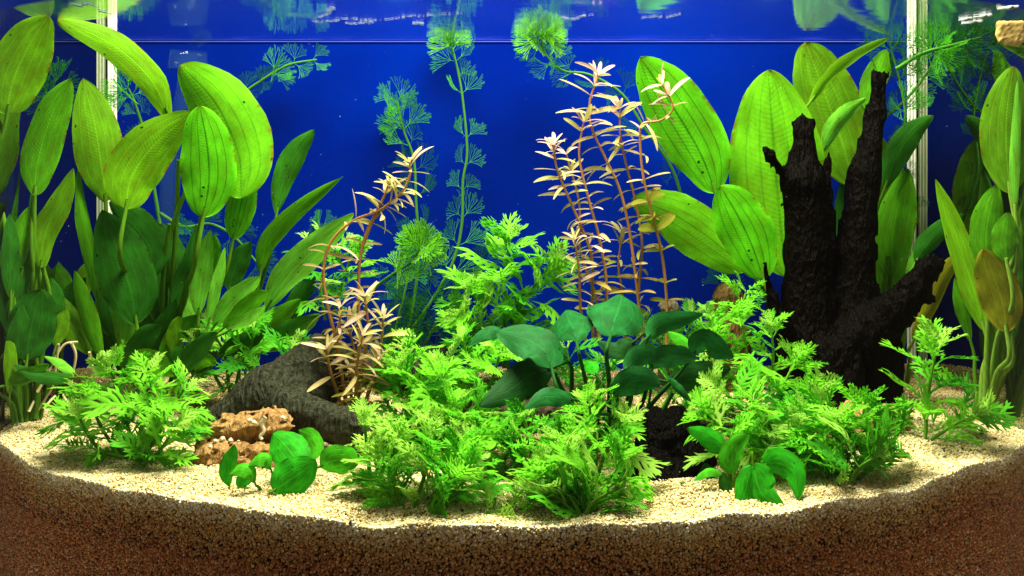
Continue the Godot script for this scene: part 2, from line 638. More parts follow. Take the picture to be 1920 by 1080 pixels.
# a fanwort stem; fans: [share along the stem, radius in pixels, how many, tone]
func fanwort(label: String, px: Array, d0: float, d1: float, fans: Array, group := "feathery fanwort stems") -> Node3D:
	var p := path(px, d0, d1)
	var plant := thing("fanwort", label, "aquatic plant", p[0], group)
	var g := Geo.new()
	g.tube(smooth(p, px.size() * 5), 0.0020, 0.0011, 6)
	part("stem", g.mesh(), M.fan_stalk, plant)
	var start := rng.randf() * 0.6 - 0.3
	for f in fans:
		var c := spline(p, f[0])
		var along := (spline(p, minf(f[0] + 0.02, 1.0)) - spline(p, f[0] - 0.02)).normalized()
		for k in f[2]:
			var round_: float = start + TAU * k / f[2] + rng.randf_range(-0.35, 0.35)
			var rise := rng.randf_range(0.35, 0.8) if f[2] < 5 else rng.randf_range(-0.1, 0.9)
			var long: float = f[1] / LENS * -c.z * rng.randf_range(0.85, 1.15)
			var m: Mesh = fan_leaves[rng.randi() % 5] if f[3] != 1 else fan_leaves[5 + rng.randi() % 3]
			put_leaf(plant, m, M.fan[f[3]], grow(c, along, round_, rise, long, PI * 0.5 * signf(cos(round_)) * rng.randf_range(0.35, 0.9)))
	return plant


# ---------------------------------------------------------------- wood and stone

# bones: [from, radius, to, radius]; meshes the smooth union of tapered capsules, roughened by noise, as surface nets
func nets(bones: Array, cell: float, k: float, amp: float, freq: Vector3, ridged: float, seed_: int) -> ArrayMesh:
	var lo: Vector3 = bones[0][0]
	var hi := lo
	for b in bones:
		for e in [[b[0], b[1]], [b[2], b[3]]]:
			var r: float = e[1] + k * 0.3 + amp + cell * 2.0
			lo = lo.min(e[0] - Vector3.ONE * r)
			hi = hi.max(e[0] + Vector3.ONE * r)
	var size := Vector3i(((hi - lo) / cell).ceil()) + Vector3i.ONE
	var sx := size.x
	var sxy := size.x * size.y
	var val := PackedFloat32Array()
	val.resize(sxy * size.z)
	val.fill(1.0)
	for b in bones:
		var a: Vector3 = b[0]
		var e: Vector3 = b[2]
		var ra: float = b[1]
		var rb: float = b[3]
		var reach := maxf(ra, rb) + k + amp + cell * 2.0
		var from := Vector3i(((a.min(e) - Vector3.ONE * reach - lo) / cell).floor()).clamp(Vector3i.ZERO, size - Vector3i.ONE)
		var to := Vector3i(((a.max(e) + Vector3.ONE * reach - lo) / cell).ceil()).clamp(Vector3i.ZERO, size - Vector3i.ONE)
		var ae := e - a
		var inv := 1.0 / maxf(ae.length_squared(), 1e-9)
		for z in range(from.z, to.z + 1):
			for y in range(from.y, to.y + 1):
				for x in range(from.x, to.x + 1):
					var p := lo + Vector3(x, y, z) * cell
					var t := clampf((p - a).dot(ae) * inv, 0.0, 1.0)
					var d := p.distance_to(a + ae * t) - lerpf(ra, rb, t)
					var at_ := x + y * sx + z * sxy
					var o := val[at_]
					var h := maxf(k - absf(o - d), 0.0) / k
					val[at_] = minf(o, d) - h * h * k * 0.25
	var off := Vector3(seed_ * 7.1, seed_ * 3.7, seed_ * 5.3)
	for z in size.z:
		for y in size.y:
			for x in size.x:
				var at_ := x + y * sx + z * sxy
				if absf(val[at_]) < amp * 2.0 + cell * 2.0:
					var q := (lo + Vector3(x, y, z) * cell) * freq + off
					var n := bumps.get_noise_3dv(q)
					if ridged > 0.0:
						n = lerpf(n, 0.5 - 2.0 * absf(bumps.get_noise_3dv(q * 1.7 + Vector3(50, 0, 0))), ridged)
					val[at_] += amp * (n + 0.45 * fine.get_noise_3dv(q * 1.6) + ridged * 0.7 * (0.35 - 1.6 * absf(bumps.get_noise_3dv(q * 3.1 + Vector3(0, 90, 0)))))
	var g := Geo.new()
	var cells := PackedInt32Array()
	cells.resize(sxy * size.z)
	cells.fill(-1)
	var corner := [0, 1, sx, sx + 1, sxy, sxy + 1, sxy + sx, sxy + sx + 1]
	var place := [Vector3(0, 0, 0), Vector3(1, 0, 0), Vector3(0, 1, 0), Vector3(1, 1, 0), Vector3(0, 0, 1), Vector3(1, 0, 1), Vector3(0, 1, 1), Vector3(1, 1, 1)]
	var edges := [[0, 1], [2, 3], [4, 5], [6, 7], [0, 2], [1, 3], [4, 6], [5, 7], [0, 4], [1, 5], [2, 6], [3, 7]]
	for z in size.z - 1:
		for y in size.y - 1:
			for x in size.x - 1:
				var at_ := x + y * sx + z * sxy
				var inside := 0
				for c in corner:
					if val[at_ + c] < 0.0:
						inside += 1
				if inside == 0 or inside == 8:
					continue
				var sum := Vector3.ZERO
				var n := 0
				for e in edges:
					var v0 := val[at_ + corner[e[0]]]
					var v1 := val[at_ + corner[e[1]]]
					if (v0 < 0.0) != (v1 < 0.0):
						sum += place[e[0]].lerp(place[e[1]], v0 / (v0 - v1))
						n += 1
				cells[at_] = g.vert(lo + (Vector3(x, y, z) + sum / n) * cell)
	for z in range(1, size.z - 1):
		for y in range(1, size.y - 1):
			for x in range(1, size.x - 1):
				var at_ := x + y * sx + z * sxy
				var v0 := val[at_]
				for axis in 3:
					var step: int = [1, sx, sxy][axis]
					var v1 := val[at_ + step]
					if (v0 < 0.0) == (v1 < 0.0):
						continue
					var s1: int = [sx, sxy, 1][axis]
					var s2: int = [sxy, 1, sx][axis]
					var q := [cells[at_], cells[at_ - s1], cells[at_ - s1 - s2], cells[at_ - s2]]
					if q.min() < 0:
						continue
					if v0 < 0.0:
						g.quad(q[0], q[3], q[2], q[1])
					else:
						g.quad(q[0], q[1], q[2], q[3])
	return g.mesh()


# a bone between two pixels at given depths, radii in pixels
func bone(x0: float, y0: float, d0: float, r0: float, x1: float, y1: float, d1: float, r1: float) -> Array:
	return [at(x0, y0, d0), r0 / LENS * d0, at(x1, y1, d1), r1 / LENS * d1]


# ---------------------------------------------------------------- the tank

func arc_z(x: float, r := ARC) -> float:
	return ARC_Z + sqrt(maxf(r * r - x * x, 0.0))


func floor_sheet(y: float, r: float, wave: float, wide: float) -> ArrayMesh:
	var g := Geo.new()
	var nx := 110
	var nz := 70
	for j in nz + 1:
		for i in nx + 1:
			var x := lerpf(-wide, wide, float(i) / nx)
			var z := lerpf(-BACK + 0.0005, arc_z(x, r), float(j) / nz)
			var h := y
			if wave == 0.0:
				h += sand(x, z) - 0.001
			else:
				h += wave * (sin(x * 70.0 + 9.0 * sin(z * 21.0)) * 0.5 + bumps.get_noise_2d(x * 2600.0, z * 5200.0) * 1.6 + 0.5 * bumps.get_noise_2d(x * 9000.0, z * 15000.0))
			g.vert(Vector3(x, h, z), Vector2(x, z))
	g.sheet(nz + 1, nx + 1, 0)
	return g.mesh()


func bow_sheet(r: float, y0: float, y1: float, follow: bool, wide: float) -> ArrayMesh:
	var g := Geo.new()
	var n := 96
	for j in 9:
		for i in n + 1:
			var x := r * sin(lerpf(-asin(wide / r), asin(wide / r), float(i) / n))
			var z := arc_z(x, r)
			var top := sand(x, z) - 0.001 if follow else y1
			g.vert(Vector3(x, lerpf(y0, top, j / 8.0), z), Vector2(x, j))
	g.sheet(9, n + 1, 0)
	return g.mesh()


func tank() -> void:
	var t := thing("aquarium", "glass aquarium with deep blue back, cream strips standing for corner light and bowed front", "aquarium", Vector3(0, -0.14, -BACK))
	var g := Geo.new()
	g.box(Vector3(-0.47, -0.15, -BACK - 0.01), Vector3(0.47, 0.52, -BACK))
	part("back_panel", g.mesh(), M.blue, t)
	for s in [-1.0, 1.0]:
		g = Geo.new()
		var a := Vector3(s * SIDE, -0.14, -BACK + 0.0005)
		var b := Vector3(s * 0.449, -0.14, -0.922)
		var o := Vector3(s * 0.006, 0, 0)
		var up := Vector3(0, 0.62, 0)
		g.hexa([a, b, b + o, a + o, a + up, b + up, b + o + up, a + o + up])
		part("side_glass", g.mesh(), M.mirror, t)
		g = Geo.new()
		for k in 3:
			var x: float = s * (SIDE - 0.0026 - 0.0034 * k)
			g.tube([Vector3(x, -0.02, -BACK + 0.0035), Vector3(x, 0.5, -BACK + 0.0035)], 0.0017, 0.0017, 10)
		part("corner_light_strip", g.mesh(), M.strip, t)  # solid rods drawn for light coming through the corner glass
	g = Geo.new()
	g.box(Vector3(-0.48, -0.16, -BACK - 0.01), Vector3(0.48, -0.1505, -0.70))
	part("base_panel", g.mesh(), M.lamp_white, t)
	part("front_glass", bow_sheet(ARC + 0.005, -0.145, 0.42, false, 0.449), M.pane, t)
	g = Geo.new()
	g.tube([Vector3(-SIDE, WATER - 0.0002, -BACK + 0.0012), Vector3(SIDE, WATER - 0.0002, -BACK + 0.0012)], 0.0005, 0.0005, 8)
	part("water_line", g.mesh(), M.meniscus, t)

	var w := part("water", floor_sheet(WATER, ARC + 0.004, 0.00007, 0.448), M.water)
	part("upper_film", floor_sheet(WATER + 0.0012, ARC + 0.004, 0.00007, 0.448), M.water, w, Transform3D())
	tag(w, "rippled water surface seen from below, mirroring the plants", "", "", "structure")

	var hood := thing("lamp_hood", "white aquarium lamp hood hanging above the water", "lamp", Vector3(0, 0.80, -0.93))
	g = Geo.new()
	g.box(Vector3(-0.42, 0.80, -1.05), Vector3(0.42, 0.82, -0.71))
	part("cover", g.mesh(), M.lamp_white, hood)
	for z in [-0.95, -0.81]:
		g = Geo.new()
		g.tube([Vector3(-0.25, 0.785, z), Vector3(0.25, 0.785, z)], 0.008, 0.008, 10)
		part("lamp_tube", g.mesh(), M.lamp_tube, hood)


func gravel() -> void:
	var s := part("sand_bed", floor_sheet(0.0, ARC - 0.013, 0.0, 0.449), M.sand_top)
	tag(s, "pale sand bed sloping to the bowed front glass", "", "", "structure")
	var f := part("sand_face", bow_sheet(ARC - 0.013, -0.14, 0.0, true, 0.449), M.sand_unlit)
	tag(f, "sand face behind the front glass, coloured brown to stand for dim light", "", "", "structure")
	var g := Geo.new()
	var ring := 6
	g.vert(Vector3(0.1, 0.46, 0))
	for k in ring:
		g.vert(Vector3(cos(TAU * k / ring) * 0.46, 0.2, sin(TAU * k / ring) * 0.40))
	for k in ring:
		g.vert(Vector3(cos(TAU * (k + 0.5) / ring) * 0.44, -0.22, sin(TAU * (k + 0.5) / ring) * 0.48))
	g.vert(Vector3(-0.1, -0.44, 0))
	for k in ring:
		var n := (k + 1) % ring
		g.tri(0, 1 + n, 1 + k)
		g.tri(1 + k, 1 + n, 1 + ring + k)
		g.tri(1 + n, 1 + ring + n, 1 + ring + k)
		g.tri(13, 1 + ring + k, 1 + ring + n)
	var grain := g.mesh()
	var spots: Array[Transform3D] = []
	var tints: Array[Color] = []
	var pale := [Color(0.72, 0.68, 0.44), Color(0.66, 0.58, 0.31), Color(0.60, 0.47, 0.18), Color(0.78, 0.76, 0.60), Color(0.56, 0.31, 0.06), Color(0.56, 0.53, 0.36)]
	var ochre := [Color(0.46, 0.29, 0.09), Color(0.38, 0.23, 0.07), Color(0.50, 0.28, 0.06), Color(0.52, 0.40, 0.18), Color(0.40, 0.17, 0.03), Color(0.30, 0.20, 0.08)]
	var brown := [Color(0.34, 0.13, 0.04), Color(0.26, 0.095, 0.03), Color(0.42, 0.19, 0.06), Color(0.19, 0.065, 0.022), Color(0.42, 0.24, 0.10), Color(0.36, 0.08, 0.025)]
	while spots.size() < 135000:
		var x := rng.randf_range(-0.448, 0.448)
		var z := rng.randf_range(-BACK + 0.002, arc_z(x) - 0.002)
		if rng.randf() > 0.35 + 0.65 * smoothstep(-1.12, -0.8, z) or z > arc_z(x) - 0.002:
			continue
		var r := rng.randf_range(0.0013, 0.0025) * (1.5 if rng.randf() < 0.03 else 1.0)
		spots.append(Transform3D(Basis.from_euler(Vector3(rng.randf() * TAU, rng.randf() * TAU, rng.randf() * TAU)).scaled(Vector3(r, r, r)), Vector3(x, sand(x, z) + rng.randf_range(-0.0005, 0.0008), z)))
		var pick := rng.randf()
		var c: Color = pale[0 if pick < 0.34 else 1 if pick < 0.62 else 2 if pick < 0.75 else 3 if pick < 0.88 else 4 if pick < 0.935 else 5]
		if rng.randf() < 0.006:
			c = Color(0.10, 0.05, 0.02)
		var plant_shade := smoothstep(-0.93, -1.02, z) * clampf(0.6 + 0.6 * dunes.get_noise_2d(x * 1.5 + 3.0, z * 1.5), 0.0, 1.0)  # shade of the plants painted into the grains, with browner sand at the back
		plant_shade = maxf(plant_shade, 0.9 * smoothstep(1.0, 0.55, Vector2((x - 0.06) / 0.24, (z + 0.93) / 0.11).length()))  # painted shade under the central plants
		c = c.lerp(Color(0.22, 0.14, 0.05), plant_shade * 0.85)
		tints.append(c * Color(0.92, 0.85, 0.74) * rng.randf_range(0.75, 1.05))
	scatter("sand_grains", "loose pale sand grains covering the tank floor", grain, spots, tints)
	spots = []
	tints = []
	while spots.size() < 150000:
		var x := rng.randf_range(-0.448, 0.448)
		if rng.randf() > 0.55 + 0.45 * absf(x) / 0.44:
			continue
		var z := arc_z(x)
		var top := sand(x, z)
		var y := top - pow(rng.randf(), 1.5) * 0.145
		var r := rng.randf_range(0.0014, 0.0026)
		var n := Vector3(x, 0, z - ARC_Z).normalized()
		var inward := rng.randf_range(0.0008, 0.0026) if top - y > 0.04 or rng.randf() < 0.4 else rng.randf_range(0.0008, 0.0125)
		spots.append(Transform3D(Basis.from_euler(Vector3(rng.randf() * TAU, rng.randf() * TAU, rng.randf() * TAU)).scaled(Vector3(r, r, r)), Vector3(x, y, z) - n * inward))
		var pick := rng.randf()
		var k := 0 if pick < 0.34 else 1 if pick < 0.62 else 2 if pick < 0.75 else 3 if pick < 0.88 else 4 if pick < 0.95 else 5
		var deep := smoothstep(0.008, 0.036, top - y + rng.randf_range(-0.010, 0.010) + 0.004 * sin(x * 40.0))  # browning with depth paints the light fading into the sand
		var c: Color = (pale[k] as Color).lerp(ochre[k], smoothstep(0.001, 0.016, top - y + rng.randf_range(-0.004, 0.004))).lerp(brown[k], deep)
		if rng.randf() < 0.07:
			c = c.lerp(Color(0.5, 0.42, 0.25), 0.55)
		tints.append(c * rng.randf_range(0.7, 1.2))
	scatter("buried_sand_grains", "sand grains pressed against the front glass, painted ochre to brown as light fades", grain, spots, tints)


func scatter(called: String, label: String, mesh: Mesh, spots: Array[Transform3D], tints: Array[Color]) -> void:
	var mm := MultiMesh.new()
	mm.transform_format = MultiMesh.TRANSFORM_3D
	mm.use_colors = true
	mm.mesh = mesh
	mm.instance_count = spots.size()
	for i in spots.size():
		mm.set_instance_transform(i, spots[i])
		mm.set_instance_color(i, tints[i])
	var o := MultiMeshInstance3D.new()
	o.name = called
	o.multimesh = mm
	o.material_override = M.grain
	add_child(o, true)
	tag(o, label, "", "", "stuff")


# ---------------------------------------------------------------- wood and stones

func hardscape() -> void:
	var o := part("driftwood_stump", nets([
		bone(1520, 700, 1.04, 70, 1514, 480, 1.045, 40), bone(1514, 480, 1.045, 40, 1507, 340, 1.05, 37), bone(1507, 340, 1.05, 36, 1507, 242, 1.055, 15), bone(1494, 250, 1.055, 7, 1491, 222, 1.055, 3.5), bone(1504, 246, 1.055, 7, 1506, 216, 1.057, 3), bone(1518, 246, 1.055, 7, 1526, 230, 1.055, 4),
		bone(1552, 470, 1.05, 18, 1550, 306, 1.055, 6), bone(1546, 320, 1.055, 4, 1555, 288, 1.055, 2.5),
		bone(1590, 700, 1.05, 78, 1600, 480, 1.06, 36), bone(1602, 480, 1.06, 36, 1620, 330, 1.07, 28), bone(1620, 335, 1.07, 28, 1642, 210, 1.08, 17), bone(1642, 215, 1.08, 17, 1648, 150, 1.08, 12), bone(1640, 155, 1.08, 6, 1637, 134, 1.08, 4), bone(1656, 155, 1.08, 6, 1660, 138, 1.08, 4), bone(1600, 330, 1.065, 6, 1594, 296, 1.065, 3),
		bone(1610, 640, 1.03, 56, 1690, 572, 1.015, 31), bone(1680, 580, 1.015, 31, 1740, 502, 1.005, 20), bone(1735, 505, 1.005, 14, 1756, 478, 1.0, 5), bone(1745, 510, 1.005, 14, 1766, 492, 1.0, 5), bone(1725, 545, 1.005, 20, 1740, 560, 1.0, 12),
		bone(1510, 690, 1.02, 34, 1455, 590, 1.00, 14), bone(1455, 590, 1.00, 14, 1431, 494, 0.995, 4),
		bone(1480, 345, 1.04, 13, 1440, 284, 1.03, 6), bone(1440, 290, 1.03, 5, 1433, 278, 1.03, 2.5), bone(1480, 345, 1.04, 13, 1500, 420, 1.05, 20),
		bone(1590, 640, 1.00, 22, 1590, 770, 0.985, 32), bone(1520, 650, 1.03, 48, 1520, 770, 1.02, 58), bone(1650, 660, 1.03, 44, 1640, 770, 1.03, 50), bone(1560, 660, 1.0, 26, 1535, 770, 0.985, 30)],
		0.0028, 0.008, 0.0042, Vector3(8500, 480, 8500), 0.7, 3), M.black_wood)
	tag(o, "tall black driftwood stump with two upright prongs and a broad right branch", "driftwood")
	o = part("driftwood_log", nets([
		bone(615, 655, 0.99, 22, 590, 690, 0.97, 46), bone(600, 690, 0.97, 46, 500, 745, 0.945, 50), bone(510, 740, 0.945, 48, 385, 812, 0.935, 34),
		bone(590, 720, 0.955, 52, 560, 790, 0.915, 40), bone(545, 772, 0.905, 42, 668, 806, 0.865, 32), bone(600, 660, 0.99, 16, 592, 636, 1.0, 10),
		bone(640, 690, 1.0, 34, 720, 690, 1.02, 36), bone(668, 806, 0.865, 32, 720, 835, 0.86, 26)],
		0.0032, 0.018, 0.0030, Vector3(1300, 4800, 3600), 0.6, 7), M.grey_wood)
	tag(o, "weathered dark grey driftwood log spreading low behind the tan rock", "driftwood")
	o = part("driftwood_root", nets([bone(730, 700, 1.08, 34, 800, 690, 1.08, 30), bone(800, 690, 1.08, 30, 825, 655, 1.08, 13), bone(790, 690, 1.08, 34, 880, 730, 1.06, 30)], 0.004, 0.012, 0.005, Vector3(2500, 5200, 4200), 0.7, 5), M.grey_wood)
	tag(o, "knobbly dark wood root end behind the low green plants, left of centre", "driftwood")
	o = part("driftwood_block", nets([bone(950, 775, 0.95, 32, 1040, 775, 0.96, 44), bone(1000, 755, 0.97, 34, 1080, 770, 0.98, 40)], 0.0035, 0.012, 0.004, Vector3(4200, 2600, 4200), 0.6, 2), M.brown_wood)
	tag(o, "brown wood block in the shade under the broad dark green leaves", "driftwood")
	o = part("driftwood_chunk", nets([
		bone(1235, 815, 0.86, 42, 1290, 830, 0.87, 46), bone(1185, 880, 0.83, 28, 1290, 895, 0.82, 34), bone(1240, 840, 0.85, 40, 1200, 870, 0.84, 34), bone(1300, 850, 0.86, 44, 1310, 900, 0.83, 30), bone(1280, 910, 0.815, 22, 1255, 915, 0.81, 16), bone(1190, 895, 0.815, 20, 1250, 920, 0.80, 20), bone(1230, 790, 0.87, 22, 1275, 785, 0.88, 24)],
		0.0032, 0.010, 0.005, Vector3(2200, 5000, 4200), 0.7, 9), M.black_wood)
	tag(o, "low black driftwood chunk lying on the sand beside the small heart leaves", "driftwood")
	o = part("rock", nets([
		bone(385, 812, 0.875, 20, 520, 796, 0.865, 24), bone(430, 802, 0.88, 24, 470, 800, 0.875, 26), bone(505, 790, 0.87, 24, 522, 792, 0.865, 22),
		bone(380, 850, 0.86, 20, 500, 850, 0.85, 22), bone(395, 862, 0.855, 18, 460, 872, 0.845, 18), bone(510, 868, 0.85, 22, 612, 884, 0.845, 24), bone(440, 830, 0.875, 26, 560, 850, 0.87, 24)],
		0.0024, 0.005, 0.0062, Vector3(2600, 9500, 2600), 0.7, 4), M.rust_stone)
	tag(o, "crumbly layered rust-coloured rock in front of the grey driftwood log", "rock")
	for q in [[418, 824, 0.858, 6], [432, 826, 0.857, 5], [404, 827, 0.858, 5], [394, 838, 0.855, 5], [468, 788, 0.850, 6], [476, 793, 0.850, 5], [530, 784, 0.852, 5], [447, 826, 0.857, 4]]:
		part("quartz_patch", nets([bone(q[0], q[1], q[2], q[3], q[0] + 5, q[1] + 4, q[2], q[3] * 0.6)], 0.0014, 0.002, 0.0012, Vector3(9000, 9000, 9000), 0.2, q[0]), M.quartz, o, Transform3D())
	var g := Geo.new()
	g.tube(smooth(path([[497, 782], [491, 795], [495, 808], [488, 818], [492, 824]], 0.843, 0.8385), 12), 0.0020, 0.0012, 7)
	part("calcite_crust", g.mesh(), M.quartz, o, Transform3D())
	o = part("rock", nets([
		bone(1575, 800, 0.93, 26, 1660, 790, 0.94, 30), bone(1600, 780, 0.95, 30, 1690, 800, 0.93, 26), bone(1640, 830, 0.90, 24, 1560, 830, 0.90, 24), bone(1480, 820, 0.93, 26, 1560, 820, 0.92, 26)],
		0.0032, 0.008, 0.005, Vector3(3300, 8000, 3300), 0.5, 6), M.rust_stone)
	tag(o, "rust-coloured rock half hidden by leaves in front of the black stump", "rock")
	o = part("rock", nets([bone(1362, 548, 1.09, 22, 1372, 560, 1.09, 26), bone(1350, 565, 1.09, 16, 1365, 640, 1.09, 40), bone(1365, 640, 1.09, 40, 1365, 740, 1.09, 50)], 0.0034, 0.01, 0.004, Vector3(4000, 4000, 4000), 0.4, 8), M.moss_stone)
	tag(o, "mossy brown pointed rock poking up between the stump and the reddish stems", "rock")
	o = part("rock", nets([bone(1248, 572, 1.13, 13, 1262, 576, 1.13, 12), bone(1255, 600, 1.13, 16, 1262, 720, 1.13, 30)], 0.0034, 0.01, 0.003, Vector3(4000, 4000, 4000), 0.3, 12), M.pale_stone)
	tag(o, "small pale tan stone behind the foot of the tall reddish stems", "rock")


# ---------------------------------------------------------------- the plants

func swords_left() -> void:
	var a := thing("sword_plant", "large sword plant with big glowing yellow-green paddle leaves, left of the log", "aquatic plant", on_sand(290, 715), "broad-leaved sword plants")
	var c := [300, 690, 1.10, 9]
	leaf(a, [[318, 222], [285, 150], [210, 82], [108, 37]], 1.02, 0.955, 62, "yellow", 18, 0.2, [310, 690, 1.11, 10], 1.0, 0.5)
	leaf(a, [[452, 372], [447, 290], [405, 195], [338, 122]], 1.0, 1.03, 142, "lime", -14, 0.28, null, 1.0, 0.5)
	leaf(a, [[236, 392], [248, 330], [295, 265], [362, 211]], 1.0, 1.015, 108, "yellow", 10, 0.22, [262, 690, 1.10, 12], 0.78, 0.58)
	leaf(a, [[381, 407], [392, 340], [388, 270], [374, 199]], 0.985, 0.985, 110, "bright", 0, 0.22, [312, 690, 1.09, 12], 0.95, 0.5)
	leaf(a, [[65, 366], [72, 300], [98, 215], [132, 147]], 0.955, 0.965, 74, "mid", -10, 0.22, [70, 780, 0.97, 11], 0.88, 0.62)
	leaf(a, [[198, 380], [192, 320], [178, 230], [155, 146]], 1.04, 1.04, 92, "olive", 8, 0.18, [285, 690, 1.11, 12], 1.08)
	leaf(a, [[76, 508], [84, 440], [114, 380], [138, 315]], 0.955, 0.96, 52, "olive", 12, 0.2, [68, 780, 0.97, 9], 0.85)
	leaf(a, [[437, 449], [447, 405], [459, 350], [472, 292]], 1.02, 1.02, 58, "bright", -8, 0.2, [345, 690, 1.10, 9], 0.8)
	leaf(a, [[518, 404], [529, 345], [555, 288], [589, 243]], 1.08, 1.08, 50, "striped", 12, 0.25, [455, 680, 1.12, 9], 1.1)
	leaf(a, [[488, 512], [503, 455], [562, 392], [643, 331]], 1.06, 1.05, 40, "mid", 15, 0.3, [450, 690, 1.10, 8], 0.85)
	leaf(a, [[498, 580], [538, 520], [596, 462], [663, 400]], 1.02, 1.0, 66, "fresh", 20, 0.25, [430, 690, 1.08, 9], 0.95)
	leaf(a, [[256, 608], [246, 545], [220, 465], [192, 393]], 1.01, 1.015, 112, "deep", 4, 0.2, [272, 715, 1.09, 12], 0.86)
	leaf(a, [[280, 525], [283, 470], [250, 420], [205, 378]], 1.05, 1.06, 80, "deep", -14, 0.2, [295, 700, 1.10, 10])
	leaf(a, [[372, 592], [375, 540], [385, 480], [395, 430]], 1.02, 1.02, 44, "fresh", 20, 0.25, [350, 700, 1.09, 10])
	leaf(a, [[379, 560], [386, 510], [396, 465], [402, 440]], 1.04, 1.04, 46, "bright", -30, 0.25, [350, 700, 1.10, 8])
	leaf(a, [[390, 610], [402, 560], [414, 510], [422, 464]], 1.0, 1.0, 27, "fresh", 30, 0.3, [362, 700, 1.08, 8])
	leaf(a, [[400, 614], [425, 580], [458, 545], [489, 518]], 1.0, 0.99, 46, "fresh", 26, 0.25, [370, 705, 1.08, 8])
	leaf(a, [[418, 616], [450, 590], [482, 560], [503, 546]], 0.99, 0.98, 40, "mid", 24, 0.25, [380, 705, 1.07, 8])
	leaf(a, [[425, 622], [455, 605], [482, 588], [497, 572]], 0.98, 0.97, 26, "fresh", 24, 0.25, [385, 705, 1.07, 8])
	leaf(a, [[430, 545], [436, 515], [452, 482], [470, 453]], 1.07, 1.07, 48, "deep", 8, 0.2, [390, 700, 1.11, 8])
	leaf(a, [[345, 565], [338, 520], [322, 470], [302, 418]], 1.08, 1.08, 62, "deep", 10, 0.2, [330, 700, 1.12, 9])
	leaf(a, [[330, 600], [340, 540], [362, 480], [368, 420]], 1.06, 1.07, 40, "deep", 20, 0.2, [322, 700, 1.11, 9])
	leaf(a, [[185, 572], [172, 480], [156, 400], [147, 315]], 1.03, 1.04, 34, "mid", 30, 0.4, [262, 705, 1.09, 8])
	leaf(a, [[140, 560], [124, 530], [110, 505], [99, 480]], 1.05, 1.06, 30, "mid", 20, 0.3, [240, 710, 1.10, 7])
	leaf(a, [[150, 570], [155, 535], [168, 505], [180, 485]], 1.07, 1.08, 40, "olive", -10, 0.2, [235, 715, 1.10, 7])
	leaf(a, [[170, 665], [142, 620], [118, 580], [104, 545]], 1.01, 1.02, 52, "olive", 14, 0.3, [245, 720, 1.08, 8])
	leaf(a, [[190, 672], [172, 620], [155, 560], [139, 506]], 1.0, 1.01, 38, "mid", -20, 0.3, [258, 722, 1.07, 8])
	leaf(a, [[240, 690], [215, 640], [200, 590], [196, 540]], 1.04, 1.05, 66, "deep", 14, 0.2, [262, 722, 1.08, 8])
	leaf(a, [[245, 712], [252, 670], [276, 630], [303, 610]], 1.0, 0.99, 48, "deep", 12, 0.3, [268, 725, 1.06, 9])
	leaf(a, [[250, 700], [270, 682], [300, 685], [328, 703]], 0.99, 0.96, 62, "mid", 35, 0.15, [270, 725, 1.05, 8], 0.8)
	leaf(a, [[332, 668], [330, 640], [332, 615], [336, 592]], 1.02, 1.02, 38, "yellow", 12, 0.25, [320, 715, 1.08, 8])
	leaf(a, [[330, 720], [350, 685], [378, 650], [406, 622]], 0.97, 0.96, 44, "deep", 18, 0.35, [312, 735, 1.02, 9])
	leaf(a, [[332, 715], [328, 690], [335, 665], [345, 648]], 0.98, 0.98, 40, "deep", -20, 0.3, [310, 735, 1.02, 8])
	leaf(a, [[368, 696], [378, 684], [392, 676], [406, 682]], 1.0, 0.98, 34, "mid", 30, 0.2, [350, 720, 1.05, 6], 0.8)
	leaf(a, [[300, 600], [310, 560], [312, 500], [306, 450]], 1.10, 1.11, 40, "deep", 20, 0.2, [300, 700, 1.12, 9])
	for q in [[[232, 660], [236, 600], [226, 540], [214, 490], 1.03, 52], [[268, 690], [290, 640], [318, 600], [330, 560], 1.04, 48], [[300, 680], [322, 640], [352, 610], [372, 590], 1.02, 40], [[210, 700], [190, 660], [176, 640], [166, 600], 1.03, 44], [[395, 640], [408, 610], [430, 590], [448, 560], 1.05, 40], [[410, 670], [440, 650], [470, 640], [500, 618], 1.02, 38], [[160, 620], [150, 590], [130, 570], [118, 540], 1.06, 40], [[290, 650], [286, 610], [276, 570], [284, 530], 1.07, 54], [[350, 640], [356, 600], [344, 560], [350, 520], 1.07, 40], [[230, 600], [214, 560], [206, 520], [176, 470], 1.08, 50]]:
		leaf(a, q.slice(0, 4), q[4], q[4] + 0.005, q[5], ["deep", "mid", "deep", "fresh"][leaf_count % 4], 12, 0.25, [285, 705, 1.09, 8])
	for s in [[[315, 690], [322, 560], [330, 420], [335, 300]], [[330, 690], [338, 600], [362, 500], [378, 400]], [[300, 690], [304, 610], [306, 520], [318, 420]], [[278, 700], [268, 640], [262, 560], [250, 470]], [[352, 690], [362, 640], [372, 590], [392, 540]]]:
		var g := Geo.new()
		g.tube(smooth(path(s, 1.09, 1.05), 16), 0.0030, 0.0022, 7)
		part("stalk", g.mesh(), M.stalk, a)

	var b := thing("sword_plant", "sword plant crowded against the left side glass with dark rounded lower leaves", "aquatic plant", on_sand(56, 790), "broad-leaved sword plants")
	leaf(b, [[13, 214], [26, 150], [56, 84], [90, 30]], 0.945, 0.936, 108, "yellow", 0, 0.15, [30, 780, 0.95, 12], 0.8, 0.55)
	leaf(b, [[50, 676], [56, 630], [66, 585], [76, 542]], 0.935, 0.94, 92, "deep", 0, 0.2, [48, 788, 0.96, 9], 0.9, 0.5)
	leaf(b, [[24, 545], [30, 490], [42, 435], [54, 388]], 0.945, 0.95, 46, "mid", 22, 0.35, [44, 785, 0.965, 9])
	leaf(b, [[26, 640], [24, 580], [28, 520], [34, 470]], 0.945, 0.945, 54, "deep", 25, 0.2, [40, 785, 0.96, 9])
